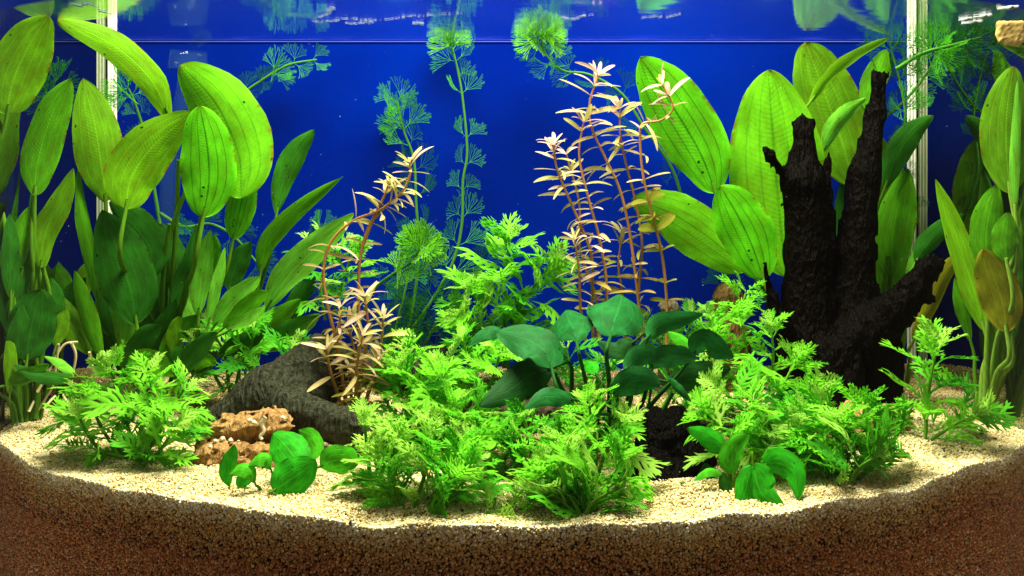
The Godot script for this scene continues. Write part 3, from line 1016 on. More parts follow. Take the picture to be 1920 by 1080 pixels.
	leaf(b, [[20, 560], [20, 500], [22, 450], [18, 400]], 0.94, 0.94, 40, "deep", 30, 0.2, [36, 785, 0.96, 9])
	leaf(b, [[50, 560], [62, 510], [80, 470], [104, 440]], 0.965, 0.97, 40, "deep", 10, 0.2, [54, 785, 0.97, 7])
	leaf(b, [[22, 700], [30, 655], [40, 610], [42, 570]], 0.93, 0.93, 46, "deep", 30, 0.2, [40, 790, 0.95, 8])
	leaf(b, [[14, 722], [36, 712], [64, 700], [92, 683]], 0.925, 0.93, 40, "mid", 35, 0.2, [30, 792, 0.945, 8])
	leaf(b, [[140, 708], [105, 707], [65, 700], [26, 684]], 0.93, 0.925, 34, "deep", 35, 0.35, [190, 735, 0.95, 6])
	leaf(b, [[104, 650], [110, 625], [118, 600], [124, 580]], 0.96, 0.965, 34, "olive", 10, 0.2, [76, 785, 0.97, 6])
	leaf(b, [[18, 740], [20, 700], [20, 660], [16, 625]], 0.925, 0.925, 26, "yellow", 15, 0.2, [24, 795, 0.94, 6])
	leaf(b, [[142, 702], [125, 690], [108, 678], [82, 668]], 0.94, 0.94, 22, "fresh", 30, 0.3, [175, 712, 0.95, 5])
	leaf(b, [[60, 640], [90, 600], [100, 560], [96, 520]], 0.985, 0.99, 52, "deep", 10, 0.2, [70, 782, 0.975, 8])
	leaf(b, [[120, 640], [128, 590], [140, 550], [160, 520]], 1.03, 1.04, 50, "deep", 10, 0.2, [110, 745, 1.05, 8])
	for s in [[[52, 788], [56, 640], [62, 500], [64, 365]], [[60, 786], [80, 650], [92, 560], [80, 500]], [[44, 788], [34, 640], [34, 560], [40, 500]], [[66, 784], [70, 700], [62, 640], [60, 560]]]:
		var g := Geo.new()
		g.tube(smooth(path(s, 0.965, 0.95), 16), 0.0030, 0.0020, 7)
		part("stalk", g.mesh(), M.stalk, b)
	for s in [[[70, 735], [90, 700], [105, 668], [122, 645], [146, 641]], [[110, 645], [104, 690], [100, 722], [70, 772]], [[134, 643], [142, 668], [134, 720], [142, 748]], [[34, 700], [30, 672], [32, 656], [44, 646]], [[26, 780], [24, 730], [22, 690], [28, 660]], [[30, 778], [38, 758], [40, 764], [40, 778]], [[82, 766], [96, 750], [104, 742]], [[54, 772], [62, 755], [68, 744]], [[132, 762], [122, 748], [118, 740]], [[168, 660], [170, 680], [180, 695]]]:
		var g := Geo.new()
		g.tube(smooth(path(s, 0.955, 0.965), 14), 0.0013, 0.0009, 6)
		part("root", g.mesh(), M.root, b)

	var e := thing("sword_plant", "low sword plant with ribbed dark green leaves leaning over the grey log", "aquatic plant", on_sand(480, 680), "broad-leaved sword plants")
	leaf(e, [[482, 662], [520, 640], [560, 615], [600, 590]], 1.06, 1.04, 54, "striped", 25, 0.25, [470, 690, 1.09, 8])
	leaf(e, [[470, 640], [500, 612], [530, 590], [565, 560]], 1.08, 1.08, 44, "mid", 20, 0.25, [465, 690, 1.10, 8])
	leaf(e, [[440, 640], [462, 600], [470, 560], [482, 530]], 1.09, 1.10, 40, "deep", 15, 0.25, [455, 690, 1.10, 8])
	leaf(e, [[500, 620], [540, 590], [570, 545], [592, 520]], 1.10, 1.10, 40, "deep", 15, 0.25, [475, 690, 1.11, 7])


func swords_right() -> void:
	var a := thing("sword_plant", "large sword plant with huge upright paddle leaves behind the black stump", "aquatic plant", on_sand(1560, 712), "broad-leaved sword plants")
	leaf(a, [[1342, 362], [1312, 285], [1255, 190], [1200, 107]], 1.09, 1.10, 128, "bright", -12, 0.16, [1500, 690, 1.13, 10], 1.0, 0.55)
	leaf(a, [[1400, 508], [1335, 450], [1262, 402], [1185, 373]], 1.08, 1.08, 106, "lime", 14, 0.16, [1520, 690, 1.13, 10], 0.92, 0.58)
	leaf(a, [[1432, 524], [1408, 455], [1378, 395], [1350, 349]], 1.03, 1.04, 108, "bright", 0, 0.2, [1505, 690, 1.12, 10], 0.88, 0.55)
	leaf(a, [[1476, 520], [1462, 400], [1450, 260], [1440, 131]], 1.07, 1.09, 184, "lime", -6, 0.14, [1530, 700, 1.13, 10], 0.98, 0.55)
	leaf(a, [[1600, 348], [1580, 270], [1545, 170], [1510, 79]], 1.125, 1.125, 132, "olive", 10, 0.12, [1560, 700, 1.14, 10], 0.98, 0.55)
	leaf(a, [[1516, 196], [1556, 142], [1610, 102], [1673, 68]], 1.10, 1.122, 30, "yellow", 35, 0.3, [1560, 700, 1.13, 9])
	leaf(a, [[1626, 208], [1634, 165], [1650, 125], [1662, 91]], 1.12, 1.12, 50, "mid", 0, 0.2, [1590, 700, 1.14, 8])
	leaf(a, [[1543, 284], [1560, 245], [1590, 210], [1624, 184]], 1.10, 1.09, 38, "fresh", 25, 0.3, [1540, 700, 1.12, 8])
	leaf(a, [[1658, 356], [1680, 295], [1712, 248], [1750, 216]], 1.10, 1.10, 52, "deep", 12, 0.28, [1600, 700, 1.12, 9])
	leaf(a, [[1676, 535], [1672, 460], [1684, 385], [1702, 316]], 1.11, 1.11, 78, "mid", -12, 0.22, [1650, 700, 1.12, 10], 0.9)
	leaf(a, [[1716, 494], [1735, 460], [1768, 428], [1808, 401]], 1.06, 1.05, 40, "deep", 12, 0.25, [1668, 700, 1.10, 8])
	leaf(a, [[1712, 640], [1742, 575], [1782, 500], [1836, 462]], 1.04, 1.02, 38, "ochre", 25, 0.3, [1700, 720, 1.06, 9, "pale_stalk"], 0.8)
	leaf(a, [[1700, 560], [1712, 520], [1730, 470], [1740, 440]], 1.09, 1.09, 36, "fresh", 25, 0.2, [1672, 700, 1.11, 7])
	leaf(a, [[1662, 560], [1658, 520], [1660, 480], [1668, 450]], 1.12, 1.12, 40, "mid", 10, 0.2, [1655, 700, 1.13, 8])
	leaf(a, [[1640, 500], [1655, 420], [1660, 330], [1640, 250]], 1.15, 1.15, 90, "olive", 10, 0.15, [1620, 700, 1.14, 10])
	leaf(a, [[1575, 480], [1590, 420], [1600, 350], [1596, 290]], 1.14, 1.14, 60, "deep", 10, 0.15, [1600, 700, 1.14, 9])
	for s in [[1655, 540], [1668, 560], [1680, 545], [1692, 560]]:
		var g := Geo.new()
		g.tube(smooth(path([[1660, 720], [s[0], 650], [s[0] + 4, s[1]], [s[0] + 10, s[1] - 60]], 1.12, 1.11), 14), 0.0034, 0.0022, 7)
		part("stalk", g.mesh(), M.stalk, a)

	var b := thing("sword_plant", "sword plant with bent yellowing leaves, mostly standing in for reflections in the right side glass", "aquatic plant", on_sand(1846, 779), "broad-leaved sword plants")  # most of these leaves are side glass reflections built as a solid plant
	leaf(b, [[1846, 620], [1826, 545], [1792, 440], [1754, 336]], 1.0, 1.02, 54, "yellow", -15, 0.22, [1840, 775, 0.995, 11, "pale_stalk"], 0.75)
	leaf(b, [[1820, 640], [1808, 590], [1800, 560], [1790, 520]], 1.01, 1.02, 30, "mid", 20, 0.25, [1836, 775, 1.0, 8])
	for q in [[[[1887, 622], [1880, 570], [1862, 515], [1843, 468]], 0.935, 80, "ochre", 0.85, 0.6], [[[1894, 362], [1886, 280], [1888, 200], [1900, 124]], 0.94, 92, "olive", 0.85, 0.56], [[[1856, 505], [1848, 455], [1854, 400], [1868, 348]], 0.965, 62, "mid", 0.9, 0.6], [[[1888, 492], [1884, 460], [1886, 430], [1890, 398]], 0.93, 50, "mid", 0.9, 0.6], [[[1904, 400], [1902, 330], [1905, 240], [1908, 150]], 0.935, 20, "fresh", 0.9, 0.7], [[[1898, 640], [1900, 560], [1904, 480], [1908, 420]], 0.945, 40, "mid", 0.9, 0.7]]:
		leaf(b, q[0], q[1], q[1], q[2], q[3], 6, 0.2, [1852, 777, 0.99, 12, "pale_stalk"], q[4], q[5])
	for s in [[1850, 600], [1858, 590], [1866, 610], [1876, 600], [1886, 620]]:
		var g := Geo.new()
		g.tube(smooth(path([[1848, 780], [s[0], 690], [s[0] + 3, s[1]], [s[0] + 4, s[1] - 60]], 0.985, 0.955), 14), 0.0034, 0.0020, 8)
		part("stalk", g.mesh(), M.pale_stalk, b)


func broad_and_heart_leaves() -> void:
	var a := thing("anubias", "leathery dark green plant with broad spade leaves on long stalks, centre", "aquatic plant", at(1135, 815, 0.90))
	var stalk := "leather_stalk"
	leaf(a, [[1034, 690], [1020, 655], [985, 635], [930, 622]], 0.84, 0.87, 92, "leather", 35, 0.12, [1110, 800, 0.90, 9, stalk], 0.82, 0.62)
	leaf(a, [[945, 625], [925, 622], [902, 630], [880, 648]], 0.88, 0.87, 32, "leather", 30, 0.2, null, 0.8)
	leaf(a, [[1081, 640], [1075, 615], [1066, 598], [1060, 582]], 0.86, 0.92, 98, "leather", 0, 0.40, [1120, 805, 0.91, 9, stalk], 1.35, 0.66)
	leaf(a, [[1144, 633], [1152, 600], [1162, 572], [1166, 552]], 0.85, 0.92, 122, "leather", 0, 0.42, [1142, 810, 0.90, 10, stalk], 1.35, 0.66)
	leaf(a, [[1214, 632], [1232, 612], [1270, 602], [1318, 590]], 0.88, 0.93, 46, "leather", 20, 0.30, [1160, 800, 0.92, 9, stalk], 0.9)
	leaf(a, [[1300, 665], [1318, 645], [1345, 655], [1375, 672]], 0.86, 0.84, 62, "leather", 35, 0.2, [1180, 808, 0.91, 9, stalk], 0.85)
	leaf(a, [[1304, 668], [1290, 650], [1270, 632], [1252, 622]], 0.86, 0.87, 30, "heart_light", 30, 0.3, null, 0.85)
	leaf(a, [[1171, 694], [1192, 672], [1222, 666], [1256, 660]], 0.83, 0.86, 44, "leather", 20, 0.25, [1145, 808, 0.89, 9, stalk], 0.9)
	leaf(a, [[1218, 690], [1240, 674], [1275, 668], [1310, 672]], 0.81, 0.80, 50, "leather", 25, 0.2, [1150, 808, 0.88, 9, stalk], 0.9)
	leaf(a, [[1154, 742], [1175, 722], [1205, 712], [1238, 722]], 0.80, 0.79, 58, "leather", 12, 0.2, [1135, 815, 0.87, 8, stalk], 0.9, 0.6)
	leaf(a, [[1036, 690], [1000, 700], [955, 730], [898, 762]], 0.87, 0.84, 74, "leather_dark", 14, 0.18, [1112, 808, 0.91, 10, stalk], 0.8)
	leaf(a, [[1078, 750], [1050, 744], [1018, 745], [984, 768]], 0.82, 0.80, 40, "leather", 22, 0.22, [1120, 812, 0.88, 8, stalk], 0.9)
	leaf(a, [[1118, 702], [1112, 692], [1106, 684], [1100, 676]], 0.83, 0.85, 30, "heart", 10, 0.3, [1122, 808, 0.88, 5, stalk], 1.2)
	leaf(a, [[1252, 708], [1264, 722], [1278, 736], [1296, 754]], 0.82, 0.80, 20, "leather", 30, 0.3, [1180, 815, 0.88, 6, stalk])
	leaf(a, [[1250, 715], [1290, 712], [1330, 700], [1370, 690]], 0.90, 0.90, 60, "leather_dark", 20, 0.2, [1150, 812, 0.91, 9, stalk])
	leaf(a, [[1190, 640], [1172, 650], [1150, 655], [1120, 640]], 0.95, 0.96, 40, "leather_dark", 20, 0.2, [1150, 800, 0.93, 9, stalk])
	for s in [[[1130, 812], [1180, 808], [1230, 790], [1262, 735]], [[1120, 808], [1085, 775], [1060, 740], [1040, 700]], [[1120, 810], [1070, 760], [1030, 730], [1010, 715]]]:
		var g := Geo.new()
		g.tube(smooth(path(s, 0.89, 0.86), 14), 0.0022, 0.0018, 7)
		part("stalk", g.mesh(), M.leather_stalk, a)
	var r := Geo.new()
	r.tube(smooth([at(1090, 812, 0.92), at(1130, 818, 0.90), at(1180, 815, 0.91)], 8), 0.006, 0.005, 8)
	part("rhizome", r.mesh(), M.leather_stalk, a)

	var b := thing("heart_leaf_plant", "glossy green plant with rounded cupped leaves before the rust rock", "aquatic plant", on_sand(530, 915), "small heart-leaved plants on the front sand")
	var f := [500, 915, 0.79, 7]
	leaf(b, [[430, 912], [428, 885], [434, 858], [440, 834]], 0.79, 0.79, 36, "heart", 25, 0.3, [470, 918, 0.79, 6])
	leaf(b, [[560, 868], [548, 850], [530, 828], [512, 812]], 0.79, 0.81, 76, "heart", 12, 0.25, [520, 918, 0.79, 7], 0.85, 0.58)
	leaf(b, [[590, 862], [588, 840], [578, 820], [560, 806]], 0.80, 0.82, 44, "heart_light", -25, 0.25, null, 0.85)
	leaf(b, [[512, 920], [535, 905], [565, 885], [592, 862]], 0.775, 0.785, 78, "heart", 8, 0.25, [505, 922, 0.785, 7], 0.9, 0.55)
	leaf(b, [[478, 905], [470, 885], [452, 880], [430, 890]], 0.78, 0.775, 36, "heart_light", 30, 0.3, [490, 920, 0.785, 6], 0.9)
	leaf(b, [[508, 880], [500, 860], [484, 862], [466, 875]], 0.785, 0.78, 34, "heart_light", 35, 0.3, [518, 918, 0.785, 6], 0.9)
	leaf(b, [[600, 875], [622, 865], [648, 862], [672, 868]], 0.79, 0.78, 60, "heart_light", 10, 0.25, [560, 915, 0.79, 6], 0.85, 0.55)
	leaf(b, [[450, 918], [455, 905], [462, 895], [470, 888]], 0.79, 0.79, 30, "heart", 10, 0.2, null)

	var d := thing("heart_leaf_plant", "glossy green plant with pointed heart leaves at the front right of the sand", "aquatic plant", on_sand(1385, 935), "small heart-leaved plants on the front sand")
	leaf(d, [[1362, 848], [1345, 832], [1320, 815], [1288, 803]], 0.79, 0.79, 44, "heart", 20, 0.25, [1375, 928, 0.785, 7], 0.85)
	leaf(d, [[1375, 890], [1372, 862], [1382, 838], [1404, 812]], 0.785, 0.79, 52, "heart_light", 25, 0.35, [1378, 928, 0.785, 8], 0.8, 0.6)
	leaf(d, [[1356, 892], [1338, 884], [1320, 888], [1300, 902]], 0.78, 0.775, 22, "heart_light", 35, 0.3, [1375, 925, 0.785, 6], 0.9)
	leaf(d, [[1412, 868], [1418, 900], [1432, 930], [1470, 948]], 0.77, 0.755, 72, "heart", 6, 0.25, [1385, 935, 0.78, 7], 0.62, 0.62)
	leaf(d, [[1410, 872], [1402, 900], [1394, 935], [1389, 962]], 0.77, 0.755, 42, "heart", -20, 0.25, null, 0.75)
	leaf(d, [[1430, 872], [1458, 868], [1488, 885], [1497, 936]], 0.785, 0.76, 56, "heart", 14, 0.28, [1400, 930, 0.785, 6], 0.75, 0.6)
	leaf(d, [[1372, 938], [1364, 920], [1358, 900], [1356, 885]], 0.775, 0.78, 26, "deep", 15, 0.3, null)
	leaf(d, [[1345, 938], [1330, 905], [1326, 885], [1322, 868]], 0.80, 0.80, 34, "leather_dark", 15, 0.3, null)
	leaf(d, [[1378, 932], [1384, 915], [1390, 900], [1392, 888]], 0.772, 0.774, 16, "ochre", 15, 0.3, null)
	var o := part("fallen_leaf", blade(path([[1314, 945], [1328, 952], [1345, 958], [1366, 942]], 0.757, 0.76), 22, 25, 1.0, 0.3, 0.7, 77), M.heart_light)
	tag(o, "loose torn green leaf lying on the front sand", "leaf")


func stems() -> void:
	# fine feathery stems near the back wall
	fanwort("tall feathery green stem rising left of centre to the surface", [[735, 700], [772, 620], [812, 560], [850, 490], [866, 420], [868, 340], [876, 285], [868, 190], [858, 130], [845, 80]], 1.16, 1.16,
		[[0.06, 60, 4, 2], [0.14, 64, 3, 2], [0.22, 62, 3, 2], [0.30, 60, 2, 0], [0.38, 58, 2, 0], [0.46, 54, 2, 0], [0.53, 46, 2, 0], [0.62, 44, 2, 0], [0.70, 46, 2, 0], [0.80, 52, 2, 0], [0.86, 40, 1, 0], [0.92, 56, 3, 0], [0.97, 54, 3, 1], [1.0, 46, 3, 0]])
	fanwort("feathery dark green stem behind the bent reddish stem", [[745, 690], [770, 600], [785, 480], [780, 380], [776, 300], [757, 245], [744, 192]], 1.165, 1.16,
		[[0.05, 60, 4, 2], [0.16, 60, 3, 2], [0.28, 56, 3, 2], [0.40, 54, 2, 2], [0.52, 52, 3, 2], [0.62, 56, 3, 2], [0.74, 60, 2, 0], [0.84, 62, 4, 0], [0.93, 48, 4, 0], [1.0, 50, 2, 0]])
	fanwort("feathery stem leaning right that ends in a bright round tuft", [[672, 610], [700, 545], [735, 515], [770, 492], [788, 462]], 1.10, 1.08,
		[[0.35, 40, 2, 0], [0.55, 46, 3, 1], [0.72, 44, 2, 0], [0.88, 46, 4, 1], [1.0, 50, 9, 1]])
	fanwort("short feathery stem under the bright round tuft", [[730, 690], [742, 620], [756, 560], [770, 500]], 1.13, 1.13, [[0.12, 56, 4, 2], [0.35, 58, 4, 2], [0.6, 54, 4, 2], [0.85, 46, 3, 0]])
	fanwort("dark feathery stem low behind the driftwood root", [[770, 700], [800, 640], [830, 590], [880, 540], [905, 490]], 1.17, 1.17, [[0.1, 60, 4, 2], [0.3, 60, 4, 2], [0.5, 58, 4, 2], [0.75, 50, 3, 2], [1.0, 40, 3, 2]])
	fanwort("feathery stem trailing under the surface with a bright floating crown", [[1290, 420], [1262, 320], [1205, 235], [1165, 175], [1105, 140], [1055, 132], [1022, 100], [1015, 66]], 1.15, 1.12,
		[[0.12, 50, 2, 2], [0.28, 50, 2, 2], [0.42, 50, 2, 2], [0.52, 46, 2, 2], [0.66, 44, 3, 0], [0.78, 50, 5, 0], [0.90, 58, 6, 0], [0.95, 56, 7, 1], [1.0, 56, 8, 1]])
	fanwort("feathery stem arching right above the large yellow-green leaf", [[350, 330], [400, 250], [450, 182], [492, 150], [540, 122], [594, 112]], 1.15, 1.15,
		[[0.45, 44, 2, 2], [0.58, 44, 3, 2], [0.68, 52, 4, 0], [0.84, 42, 2, 0], [0.97, 34, 2, 0]])
	fanwort("feathery stem behind the left corner light strip and arched leaf", [[300, 420], [285, 330], [275, 265], [262, 220], [250, 185], [240, 165]], 1.15, 1.14, [[0.2, 44, 2, 2], [0.42, 42, 2, 2], [0.62, 40, 2, 0], [0.85, 54, 5, 0], [1.0, 56, 5, 0]])
	fanwort("feathery tip showing above the leftmost upright leaves", [[100, 330], [110, 250], [116, 190], [114, 155]], 1.12, 1.12, [[0.3, 40, 2, 2], [0.6, 38, 3, 2], [1.0, 46, 5, 0]])
	fanwort("dark feathery stem between the petioles of the left sword plant", [[300, 400], [345, 425], [395, 420], [440, 445], [480, 490]], 1.15, 1.15, [[0.15, 50, 3, 2], [0.4, 46, 3, 2], [0.7, 46, 4, 2], [1.0, 46, 3, 2]])
	fanwort("dark feathery stem low behind the left sword plant leaves", [[560, 600], [575, 530], [590, 470], [600, 425]], 1.16, 1.16, [[0.2, 50, 4, 2], [0.5, 50, 4, 2], [0.8, 44, 3, 2], [1.0, 40, 3, 0]])
	fanwort("feathery stem in front of the right corner light strip", [[1600, 320], [1650, 232], [1690, 195], [1722, 160], [1748, 120], [1760, 80]], 1.14, 1.12, [[0.4, 46, 2, 2], [0.52, 46, 3, 0], [0.66, 54, 4, 0], [0.78, 62, 5, 0], [0.9, 64, 6, 0], [1.0, 56, 6, 0]])
	fanwort("feathery dark stem between the tall stump prong and the right side glass", behind_glass([[1800, 420], [1830, 330], [1828, 260], [1824, 210], [1835, 150], [1850, 95]], 1.125), 1.125, 1.125, [[0.05, 40, 3, 2], [0.2, 44, 3, 2], [0.4, 46, 3, 2], [0.6, 54, 5, 0], [0.8, 60, 6, 2], [1.0, 56, 6, 2]])
	fanwort("feathery stem floating in the top right corner", [[1680, 130], [1730, 100], [1785, 85], [1840, 70]], 0.985, 0.975, [[0.1, 50, 4, 2], [0.5, 54, 5, 0], [0.8, 54, 5, 2], [1.0, 44, 4, 2]])
	fanwort("dark feathery sprig behind the mossy rock", [[1340, 600], [1350, 550], [1370, 500], [1400, 480]], 1.15, 1.15, [[0.4, 46, 3, 2], [0.8, 46, 4, 2]])

	# narrow-leaved reddish stems, left group on the log
	rotala("reddish stem bending right to a rosy tip, tallest of the left clump", [[665, 785], [672, 640], [672, 545], [676, 480], [692, 425], [722, 388], [752, 362], [768, 330], [768, 305]], 0.95, 0.96, 30, 54)
	rotala("reddish stem bowing left then over the tall bent stem", [[652, 780], [632, 650], [614, 570], [606, 510], [620, 455], [660, 415], [710, 395], [742, 372]], 0.945, 0.955, 34, 54)
	rotala("reddish stem with rosy side tip at the bend of the left clump", [[680, 460], [700, 410], [716, 378], [728, 350]], 0.955, 0.955, 22, 46, 0.3)
	rotala("short reddish stem at the left edge of the left clump", [[655, 782], [640, 700], [634, 640], [640, 575]], 0.94, 0.935, 24, 56)
	rotala("short reddish stem in the middle of the left clump", [[668, 784], [678, 700], [690, 620], [684, 556]], 0.935, 0.93, 22, 58)
	rotala("short reddish stem at the right edge of the left clump", [[676, 785], [698, 710], [714, 650], [718, 600]], 0.935, 0.93, 24, 56)
	rotala("lowest reddish stem of the left clump, spreading over the log", [[670, 788], [690, 740], [705, 700], [712, 670]], 0.925, 0.92, 22, 52)
	rotala("reddish stem leaning left over the grey log, beside the shortest one", [[648, 786], [630, 730], [618, 690], [612, 655]], 0.93, 0.925, 22, 56)
	rotala("dense reddish stem with pale tips in front of the left clump", [[674, 790], [668, 730], [670, 680], [680, 630]], 0.915, 0.91, 18, 58)
	rotala("reddish stem at the back of the left clump", [[662, 780], [658, 720], [664, 660], [652, 610]], 0.955, 0.955, 26, 52)

	# right group behind the broad leaves
	rotala("tallest reddish stem of the right clump with a star-shaped pale tip", [[1205, 640], [1192, 520], [1178, 420], [1160, 350], [1132, 290], [1108, 235], [1106, 190], [1122, 142]], 1.06, 1.05, 34, 58)
	rotala("leftmost reddish stem of the right clump", [[1112, 640], [1110, 560], [1110, 485], [1092, 430], [1066, 370], [1044, 315], [1038, 272]], 1.05, 1.04, 24, 52)
	rotala("reddish stem with a pale whorl left of the tallest one", [[1140, 620], [1136, 520], [1122, 440], [1100, 360], [1086, 290], [1094, 230]], 1.055, 1.05, 26, 54)
	rotala("reddish stem with a fan-shaped tip between the right clump's two tallest", [[1196, 640], [1198, 540], [1204, 460], [1192, 380], [1172, 300], [1163, 250], [1162, 204]], 1.075, 1.07, 30, 54)
	rotala("reddish stem with broad olive lower leaves and a pink tip over the large leaf", [[1250, 650], [1250, 560], [1240, 470], [1222, 400], [1206, 330], [1200, 260], [1205, 232], [1240, 225], [1262, 200], [1242, 160]], 1.05, 1.04, 33, 56, 0.05, 0.42)
	rotala("short olive stem at the back of the right clump", [[1172, 640], [1168, 560], [1160, 500], [1166, 440]], 1.09, 1.09, 26, 46, 0.06, 0.6)
	rotala("low bushy reddish stem at the foot of the right clump", [[1098, 640], [1088, 570], [1086, 510], [1078, 450]], 1.04, 1.03, 17, 46)
	rotala("thin reddish stem close beside the leftmost one", [[1120, 640], [1118, 560], [1088, 470], [1086, 380], [1062, 290]], 1.07, 1.07, 34, 46)


func ferns() -> void:
	wisteria("bushy bright green cut-leaved plant at the far left front", [[[[250, 862], [240, 800], [222, 740], [205, 690]], 0.86, 0.88, 6], [[[262, 866], [300, 810], [320, 770], [345, 730]], 0.85, 0.85, 5], [[[240, 860], [205, 825], [180, 780], [168, 740]], 0.86, 0.87, 5], [[[270, 870], [295, 850], [310, 830], [325, 805]], 0.835, 0.82, 4], [[[255, 868], [262, 810], [285, 750], [280, 705]], 0.86, 0.86, 6], [[[230, 858], [190, 845], [165, 815], [150, 785]], 0.85, 0.84, 4]], 104)
	wisteria("cut-leaved plant between the left sword plant and the grey log", [[[[430, 735], [425, 690], [415, 650], [395, 620]], 1.03, 1.02, 5], [[[440, 738], [450, 690], [470, 650], [475, 618]], 1.03, 1.01, 5, 1], [[[420, 735], [400, 700], [380, 670], [370, 640]], 1.03, 1.02, 4, 3], [[[460, 740], [500, 700], [530, 675], [545, 655]], 1.02, 1.0, 4, 3]], 84)
	wisteria("tall bright cut-leaved plant standing alone before the blue wall", [[[[955, 700], [948, 640], [944, 570], [950, 500], [955, 450]], 1.10, 1.09, 9, 0], [[[950, 690], [965, 600], [1000, 540], [1030, 500]], 1.09, 1.08, 6, 0], [[[946, 690], [930, 620], [905, 580], [880, 545]], 1.09, 1.08, 5, 0], [[[945, 690], [925, 650], [890, 615], [872, 598]], 1.09, 1.07, 4, 0]], 114)
	wisteria("bright cut-leaved plant just right of the reddish left clump", [[[[760, 815], [765, 760], [768, 710], [765, 662]], 0.91, 0.92, 6, 0], [[[775, 815], [762, 770], [752, 735], [745, 700]], 0.91, 0.91, 4, 1], [[[770, 815], [800, 770], [815, 735], [822, 705]], 0.91, 0.90, 5, 0]], 104)
	wisteria("cut-leaved plant in the middle, behind the broad leaves' left edge", [[[[880, 770], [885, 720], [878, 680], [868, 640]], 1.0, 1.0, 6, 1], [[[890, 770], [915, 730], [930, 690], [938, 660]], 0.99, 0.98, 5, 0], [[[870, 770], [850, 740], [845, 705], [838, 680]], 1.0, 1.0, 4, 0]], 90)
	wisteria("full bright cut-leaved bush at the front, left of centre", [[[[760, 965], [740, 910], [735, 860], [745, 815]], 0.745, 0.77, 6, 0], [[[770, 968], [790, 910], [805, 860], [815, 815]], 0.745, 0.77, 6, 2], [[[760, 965], [730, 925], [715, 890], [702, 862]], 0.745, 0.76, 5, 2], [[[780, 968], [830, 925], [855, 880], [870, 835]], 0.745, 0.77, 6, 0], [[[785, 970], [835, 945], [865, 910], [885, 875]], 0.742, 0.75, 5, 1]], 104)
	wisteria("slender yellow-green cut-leaved plant against the end of the grey log", [[[[695, 900], [690, 860], [686, 820], [684, 785]], 0.80, 0.80, 4, 2], [[[700, 900], [715, 860], [725, 825], [726, 800]], 0.80, 0.80, 3, 2]], 72)
	wisteria("bright leafy cut-leaved plant at the very front, right of centre", [[[[1090, 985], [1085, 930], [1075, 880], [1065, 830]], 0.725, 0.76, 6, 0], [[[1098, 985], [1125, 930], [1150, 890], [1165, 860]], 0.725, 0.74, 5, 0], [[[1085, 985], [1060, 940], [1040, 905], [1025, 880]], 0.725, 0.75, 5, 2], [[[1095, 988], [1105, 950], [1130, 930], [1160, 915]], 0.722, 0.725, 4, 1], [[[1090, 988], [1085, 960], [1075, 940], [1062, 925]], 0.722, 0.73, 4, 1]], 116)
	wisteria("upright cut-leaved plant before the broad leaves' stalks", [[[[1115, 895], [1118, 840], [1110, 795], [1105, 760]], 0.80, 0.80, 5, 0], [[[1120, 895], [1135, 850], [1155, 815], [1165, 790]], 0.80, 0.79, 4, 2]], 104)
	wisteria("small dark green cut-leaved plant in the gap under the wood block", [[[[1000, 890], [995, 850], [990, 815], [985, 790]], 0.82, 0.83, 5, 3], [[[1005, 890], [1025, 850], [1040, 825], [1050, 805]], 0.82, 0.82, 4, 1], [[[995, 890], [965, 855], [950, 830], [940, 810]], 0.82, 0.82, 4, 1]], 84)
	wisteria("tall bright cut-leaved thicket at the left foot of the black stump", [[[[1400, 820], [1405, 740], [1400, 660], [1390, 590], [1398, 550]], 0.93, 0.96, 8, 0], [[[1410, 820], [1440, 740], [1450, 670], [1445, 610]], 0.92, 0.94, 7, 0], [[[1390, 820], [1365, 740], [1345, 670], [1335, 600]], 0.93, 0.97, 7, 0]], 94)
	wisteria("bright cut-leaved plant reaching in front of the stump's base", [[[[1430, 830], [1450, 770], [1470, 720], [1490, 680]], 0.88, 0.90, 6, 0], [[[1440, 832], [1475, 790], [1500, 750], [1530, 720]], 0.87, 0.88, 5, 0], [[[1420, 830], [1400, 780], [1375, 750], [1350, 730]], 0.88, 0.88, 5, 2]], 98)
	wisteria("low cut-leaved plant between the black wood chunk and the right rock", [[[[1410, 870], [1380, 830], [1350, 800], [1325, 775]], 0.83, 0.83, 5, 0], [[[1420, 872], [1425, 830], [1420, 790], [1410, 750]], 0.83, 0.84, 6, 0], [[[1430, 872], [1460, 830], [1485, 800], [1500, 770]], 0.83, 0.83, 5, 1]], 92)
	wisteria("dense cut-leaved bush spreading over the front right sand", [[[[1590, 895], [1570, 840], [1555, 795], [1540, 760]], 0.80, 0.83, 6, 0], [[[1600, 898], [1620, 850], [1630, 800], [1625, 760]], 0.80, 0.82, 6, 0], [[[1610, 898], [1650, 860], [1675, 830], [1690, 800]], 0.80, 0.82, 5, 1], [[[1585, 898], [1560, 880], [1530, 860], [1515, 835]], 0.80, 0.80, 4, 1], [[[1598, 905], [1605, 885], [1620, 870], [1640, 858]], 0.785, 0.775, 4, 1], [[[1600, 900], [1605, 860], [1590, 820], [1580, 790]], 0.80, 0.81, 5, 0]], 96)
	wisteria("airy upright cut-leaved plant at the far right before the stump", [[[[1735, 822], [1738, 770], [1745, 710], [1756, 655]], 0.90, 0.91, 6, 0], [[[1745, 825], [1775, 805], [1800, 790], [1820, 785]], 0.89, 0.88, 3, 0]], 118)
	wisteria("pale green cut-leaved tips glimpsed behind the bowing reddish stem", [[[[610, 600], [602, 550], [606, 500], [612, 455]], 1.12, 1.12, 6, 1], [[[620, 600], [636, 550], [650, 505], [662, 470]], 1.12, 1.12, 5, 0]], 78)
	wisteria("low cut-leaved plant behind the broad leaves, right of the tall reddish stems", [[[[1290, 680], [1285, 650], [1290, 620], [1300, 595]], 1.08, 1.08, 5, 1], [[[1275, 690], [1250, 660], [1235, 640], [1220, 620]], 1.08, 1.08, 4, 1]], 78)
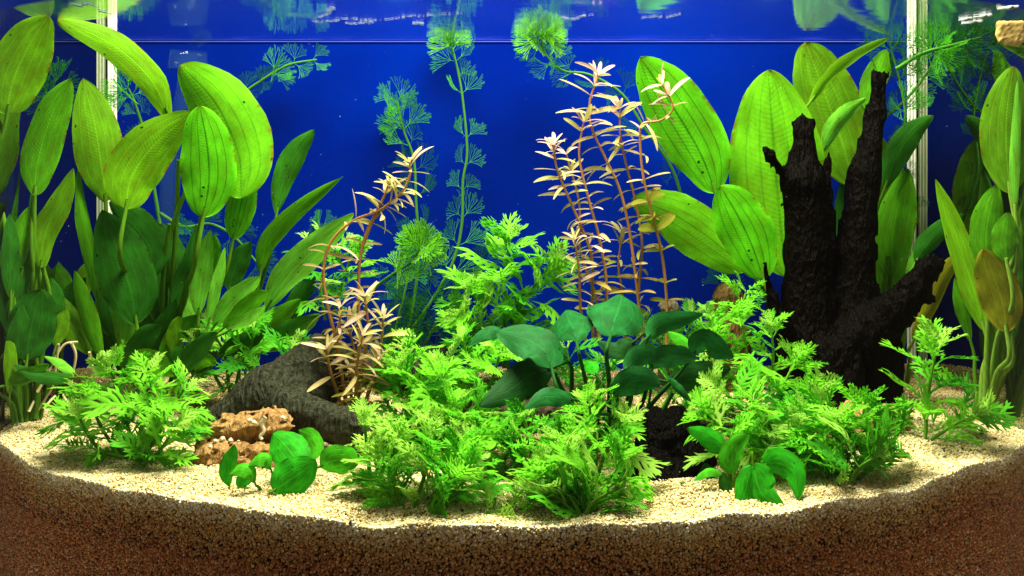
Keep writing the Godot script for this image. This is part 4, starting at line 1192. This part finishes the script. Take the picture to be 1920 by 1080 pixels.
	wisteria("low dark cut-leaved plant filling the shade beside the black wood chunk", [[[[1120, 850], [1130, 820], [1150, 800], [1165, 790]], 0.86, 0.86, 4, 3], [[[1080, 850], [1070, 820], [1075, 800], [1080, 780]], 0.87, 0.87, 4, 3], [[[900, 830], [905, 800], [915, 780], [920, 760]], 0.93, 0.93, 4, 3], [[[860, 830], [850, 800], [845, 780], [850, 760]], 0.93, 0.93, 4, 1]], 84)
	wisteria("yellow-green cut-leaved plant between the two front bushes, set back from the sand edge", [[[[945, 905], [945, 870], [955, 840], [965, 815]], 0.81, 0.82, 5, 0], [[[935, 905], [915, 875], [905, 850], [900, 830]], 0.81, 0.82, 4, 1], [[[955, 905], [985, 880], [1000, 860], [1010, 845]], 0.80, 0.80, 4, 1]], 84)
	wisteria("cut-leaved plant filling in behind the two front heart-leaved plants, right of the chunk", [[[[1480, 885], [1475, 850], [1480, 820], [1490, 795]], 0.82, 0.82, 5, 0], [[[1490, 885], [1515, 855], [1525, 830], [1530, 810]], 0.82, 0.82, 4, 0], [[[1470, 885], [1445, 855], [1430, 835], [1420, 820]], 0.82, 0.82, 4, 1]], 88)
	wisteria("bright cut-leaved plant behind the front left-of-centre bush, under the small tall one", [[[[840, 850], [835, 815], [840, 785], [850, 755]], 0.87, 0.88, 5, 0], [[[830, 850], [805, 820], [790, 800], [780, 780]], 0.87, 0.87, 4, 0], [[[850, 850], [880, 820], [895, 800], [905, 780]], 0.87, 0.87, 4, 1]], 92)
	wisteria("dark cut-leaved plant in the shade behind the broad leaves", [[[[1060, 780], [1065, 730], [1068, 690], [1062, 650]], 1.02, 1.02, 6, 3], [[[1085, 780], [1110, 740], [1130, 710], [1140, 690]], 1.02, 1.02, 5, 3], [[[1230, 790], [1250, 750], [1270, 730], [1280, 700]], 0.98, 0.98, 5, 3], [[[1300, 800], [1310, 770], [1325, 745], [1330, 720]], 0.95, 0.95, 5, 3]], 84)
	wisteria("loose yellow-green sprig lying on the front sand between two bushes", [[[[905, 968], [925, 962], [950, 955], [965, 945]], 0.735, 0.745, 3, 2]], 80, "")


func small_things() -> void:
	var g := Geo.new()
	var t := thing("filter_pipe", "clear filter pipe standing among the left sword leaves", "pipe", on_sand(310, 700))
	g.tube([at(308, 700, 1.13), at(312, 500, 1.13), at(316, 330, 1.13), at(352, 130, 1.13)], 0.0085, 0.0085, 20, false)
	part("pipe", g.mesh(), M.tube, t)
	g = Geo.new()
	g.tube([at(352, 130, 1.13), at(354, 95, 1.13)], 0.021, 0.019, 24)
	part("outlet", g.mesh(), M.tube, t)
	g = Geo.new()
	g.tube([at(362, 84, 1.13), at(372, 76, 1.125), at(388, 64, 1.12)], 0.006, 0.007, 14, false)
	part("spout", g.mesh(), M.tube, t)

	var o := part("sponge_pad", nets([bone(1874, 46, 0.915, 7, 1916, 46, 0.915, 7), bone(1874, 55, 0.915, 7, 1916, 56, 0.915, 7), bone(1873, 64, 0.915, 7, 1916, 66, 0.915, 7), bone(1877, 73, 0.915, 7, 1914, 75, 0.915, 7), bone(1886, 80, 0.915, 6, 1908, 82, 0.915, 6)], 0.0012, 0.002, 0.0011, Vector3(26000, 26000, 26000), 0.3, 21), M.sponge)
	tag(o, "tan sponge piece at the water's edge in the top right corner", "sponge")
	for q in [[1822, 40, 16, "larger grey scum scrap left of the tan sponge"], [1842, 28, 14, "grey scum scrap just above the larger one by the sponge"], [1890, 12, 16, "grey scum scrap above the tan sponge at the photo's top edge"], [1810, 34, 10, "smallest grey scum scrap, furthest left of the tan sponge"]]:
		var c := at(q[0], q[1], WATER_D(q[1]))
		c.y = WATER - 0.0012
		var s: float = q[2] / LENS * -c.z * 0.6
		o = part("scum_flake", nets([[c + Vector3(-s, 0, -s * 2.0), 0.0012, c + Vector3(s, 0, s * 2.0), 0.0016], [c + Vector3(s * 0.4, 0, -s), 0.0012, c + Vector3(-s * 0.2, 0, s * 2.0), 0.0014]], 0.001, 0.002, 0.0006, Vector3(9000, 9000, 9000), 0.1, q[0]), M.scum)
		tag(o, q[3], "scum", "scraps of scum at the surface")
	var lines := [[[[590, 40], [625, 38], [650, 34], [690, 38], [730, 36], [765, 30], [800, 28], [865, 24]], "long wavy thread of foam on the surface, left of centre"], [[[648, 44], [670, 43], [698, 41]], "short foam streak just under the long wavy thread"], [[[775, 44], [785, 43], [793, 44]], "small foam patch right of the short streak"], [[[1052, 32], [1075, 36], [1092, 30], [1110, 28]], "thin speckled foam thread right of the floating crown"], [[[1200, 34], [1225, 30], [1250, 32], [1275, 26]], "thin foam thread above the large right leaf"], [[[132, 6], [150, 10], [170, 6], [190, 20], [210, 24]], "thin foam thread at the top left"], [[[598, 32], [612, 26], [618, 18], [626, 14]], "curled foam wisp at the left end of the long thread"]]
	for l in lines:
		var p := []
		for q in l[0]:
			var c := at(q[0], q[1], WATER_D(q[1]))
			c.y = WATER - 0.0008
			p.append(c)
		g = Geo.new()
		for k in 18 * p.size():
			var q := spline(p, rng.randf()) + Vector3(rng.randf_range(-0.001, 0.001), 0.0, rng.randfn(0.0, 0.004))
			var s := rng.randf_range(0.0001, 0.00042)
			g.tube([q + Vector3(-s * rng.randf_range(1.0, 3.5), 0, 0), q + Vector3(s, s * 0.3, s), q + Vector3(s * rng.randf_range(1.5, 4.0), 0, 0)], s, s * 0.5, 5)
		o = part("foam_thread", g.mesh(), M.foam)
		tag(o, l[1], "foam", "foam threads on the water")
	var specks: Array[Transform3D] = []
	var dust: Array[Color] = []
	for k in 90:
		var s := rng.randf_range(0.0003, 0.0007)
		var x := rng.randf_range(-0.43, 0.43)
		specks.append(Transform3D(Basis.from_euler(Vector3(rng.randf() * 6.0, rng.randf() * 6.0, 0)).scaled(Vector3(s, s, s * rng.randf_range(1.0, 2.5))), Vector3(x, rng.randf_range(0.12, 0.355), rng.randf_range(-1.16, -0.86))))
		dust.append(Color(0.45, 0.5, 0.5) * rng.randf_range(0.2, 0.7))
	var bits: Array[Transform3D] = []
	var brown: Array[Color] = []
	for k in 420:
		var x := rng.randf_range(-0.42, 0.42)
		var z := rng.randf_range(-1.1, arc_z(x) - 0.012)
		var s := rng.randf_range(0.0008, 0.0022)
		bits.append(Transform3D(Basis.from_euler(Vector3(rng.randf_range(-0.4, 0.4), rng.randf() * TAU, rng.randf_range(-0.4, 0.4))).scaled(Vector3(s * 2.2, s * 0.5, s)), Vector3(x, sand(x, z) + 0.0015, z)))
		brown.append([Color(0.10, 0.06, 0.02), Color(0.20, 0.13, 0.04), Color(0.10, 0.16, 0.03), Color(0.03, 0.02, 0.012)][k % 4])
	var ball := SphereMesh.new()
	ball.radius = 0.5
	ball.height = 1.0
	ball.radial_segments = 6
	ball.rings = 3
	scatter("plant_litter", "tiny brown and green plant scraps strewn over the sand", ball, bits, brown)
	scatter("floating_specks", "fine pale specks drifting in the water", ball, specks, dust)
	var c := on_sand(661, 984)
	g = Geo.new()
	g.tri(g.vert(c + Vector3(-0.003, 0.003, 0)), g.vert(c + Vector3(0.0032, 0.0035, 0.0005)), g.vert(c + Vector3(0.0002, 0.001, 0.004)))
	g.tri(g.vert(c + Vector3(-0.003, 0.003, 0)), g.vert(c + Vector3(0.0002, 0.001, 0.004)), g.vert(c + Vector3(-0.0005, 0.006, 0.001)))
	o = part("leaf_scrap", g.mesh(), M.speck)
	tag(o, "tiny black leaf scrap on the front edge of the sand", "debris")


func WATER_D(py: float) -> float:
	return (WATER - EYE) * LENS / (HORIZON - py)


func _ready() -> void:
	rng.seed = 20240
	bumps.seed = 4
	bumps.frequency = 0.01
	bumps.fractal_octaves = 3
	fine.seed = 9
	fine.frequency = 0.03
	dunes.seed = 2
	dunes.frequency = 9.0
	dunes.fractal_octaves = 2

	var cam := Camera3D.new()
	cam.name = "camera"
	cam.projection = Camera3D.PROJECTION_FRUSTUM
	cam.near = 0.05
	cam.far = 20.0
	cam.size = 1080.0 / LENS * cam.near
	cam.frustum_offset = Vector2(0, -(540.0 - HORIZON) / LENS * cam.near)
	cam.position = Vector3(0, EYE, 0)
	add_child(cam)
	var we := WorldEnvironment.new()
	we.name = "room_fill"
	var e := Environment.new()
	e.background_mode = Environment.BG_COLOR
	e.background_color = lin(0.24, 0.20, 0.155)  # even fill from outside the tank, added to brighten the sand face
	e.tonemap_mode = Environment.TONE_MAPPER_LINEAR
	e.tonemap_exposure = 1.0
	e.sdfgi_enabled = true
	e.ssao_enabled = true
	e.ssil_enabled = true
	we.environment = e
	add_child(we)
	var lamp := AreaLight3D.new()
	lamp.name = "aquarium_lamp_light"
	lamp.area_size = Vector2(0.50, 0.26)
	lamp.position = Vector3(0, 0.772, -0.88)
	lamp.rotation_degrees = Vector3(-90, 0, 0)
	lamp.light_energy = 3.3
	lamp.light_color = Color(1.0, 1.0, 0.90)
	lamp.area_range = 6.0
	lamp.area_attenuation = 2.0
	lamp.shadow_enabled = true
	add_child(lamp)

	materials()
	leaf_kinds()
	tank()
	gravel()
	hardscape()
	swords_left()
	swords_right()
	broad_and_heart_leaves()
	stems()
	ferns()
	small_things()
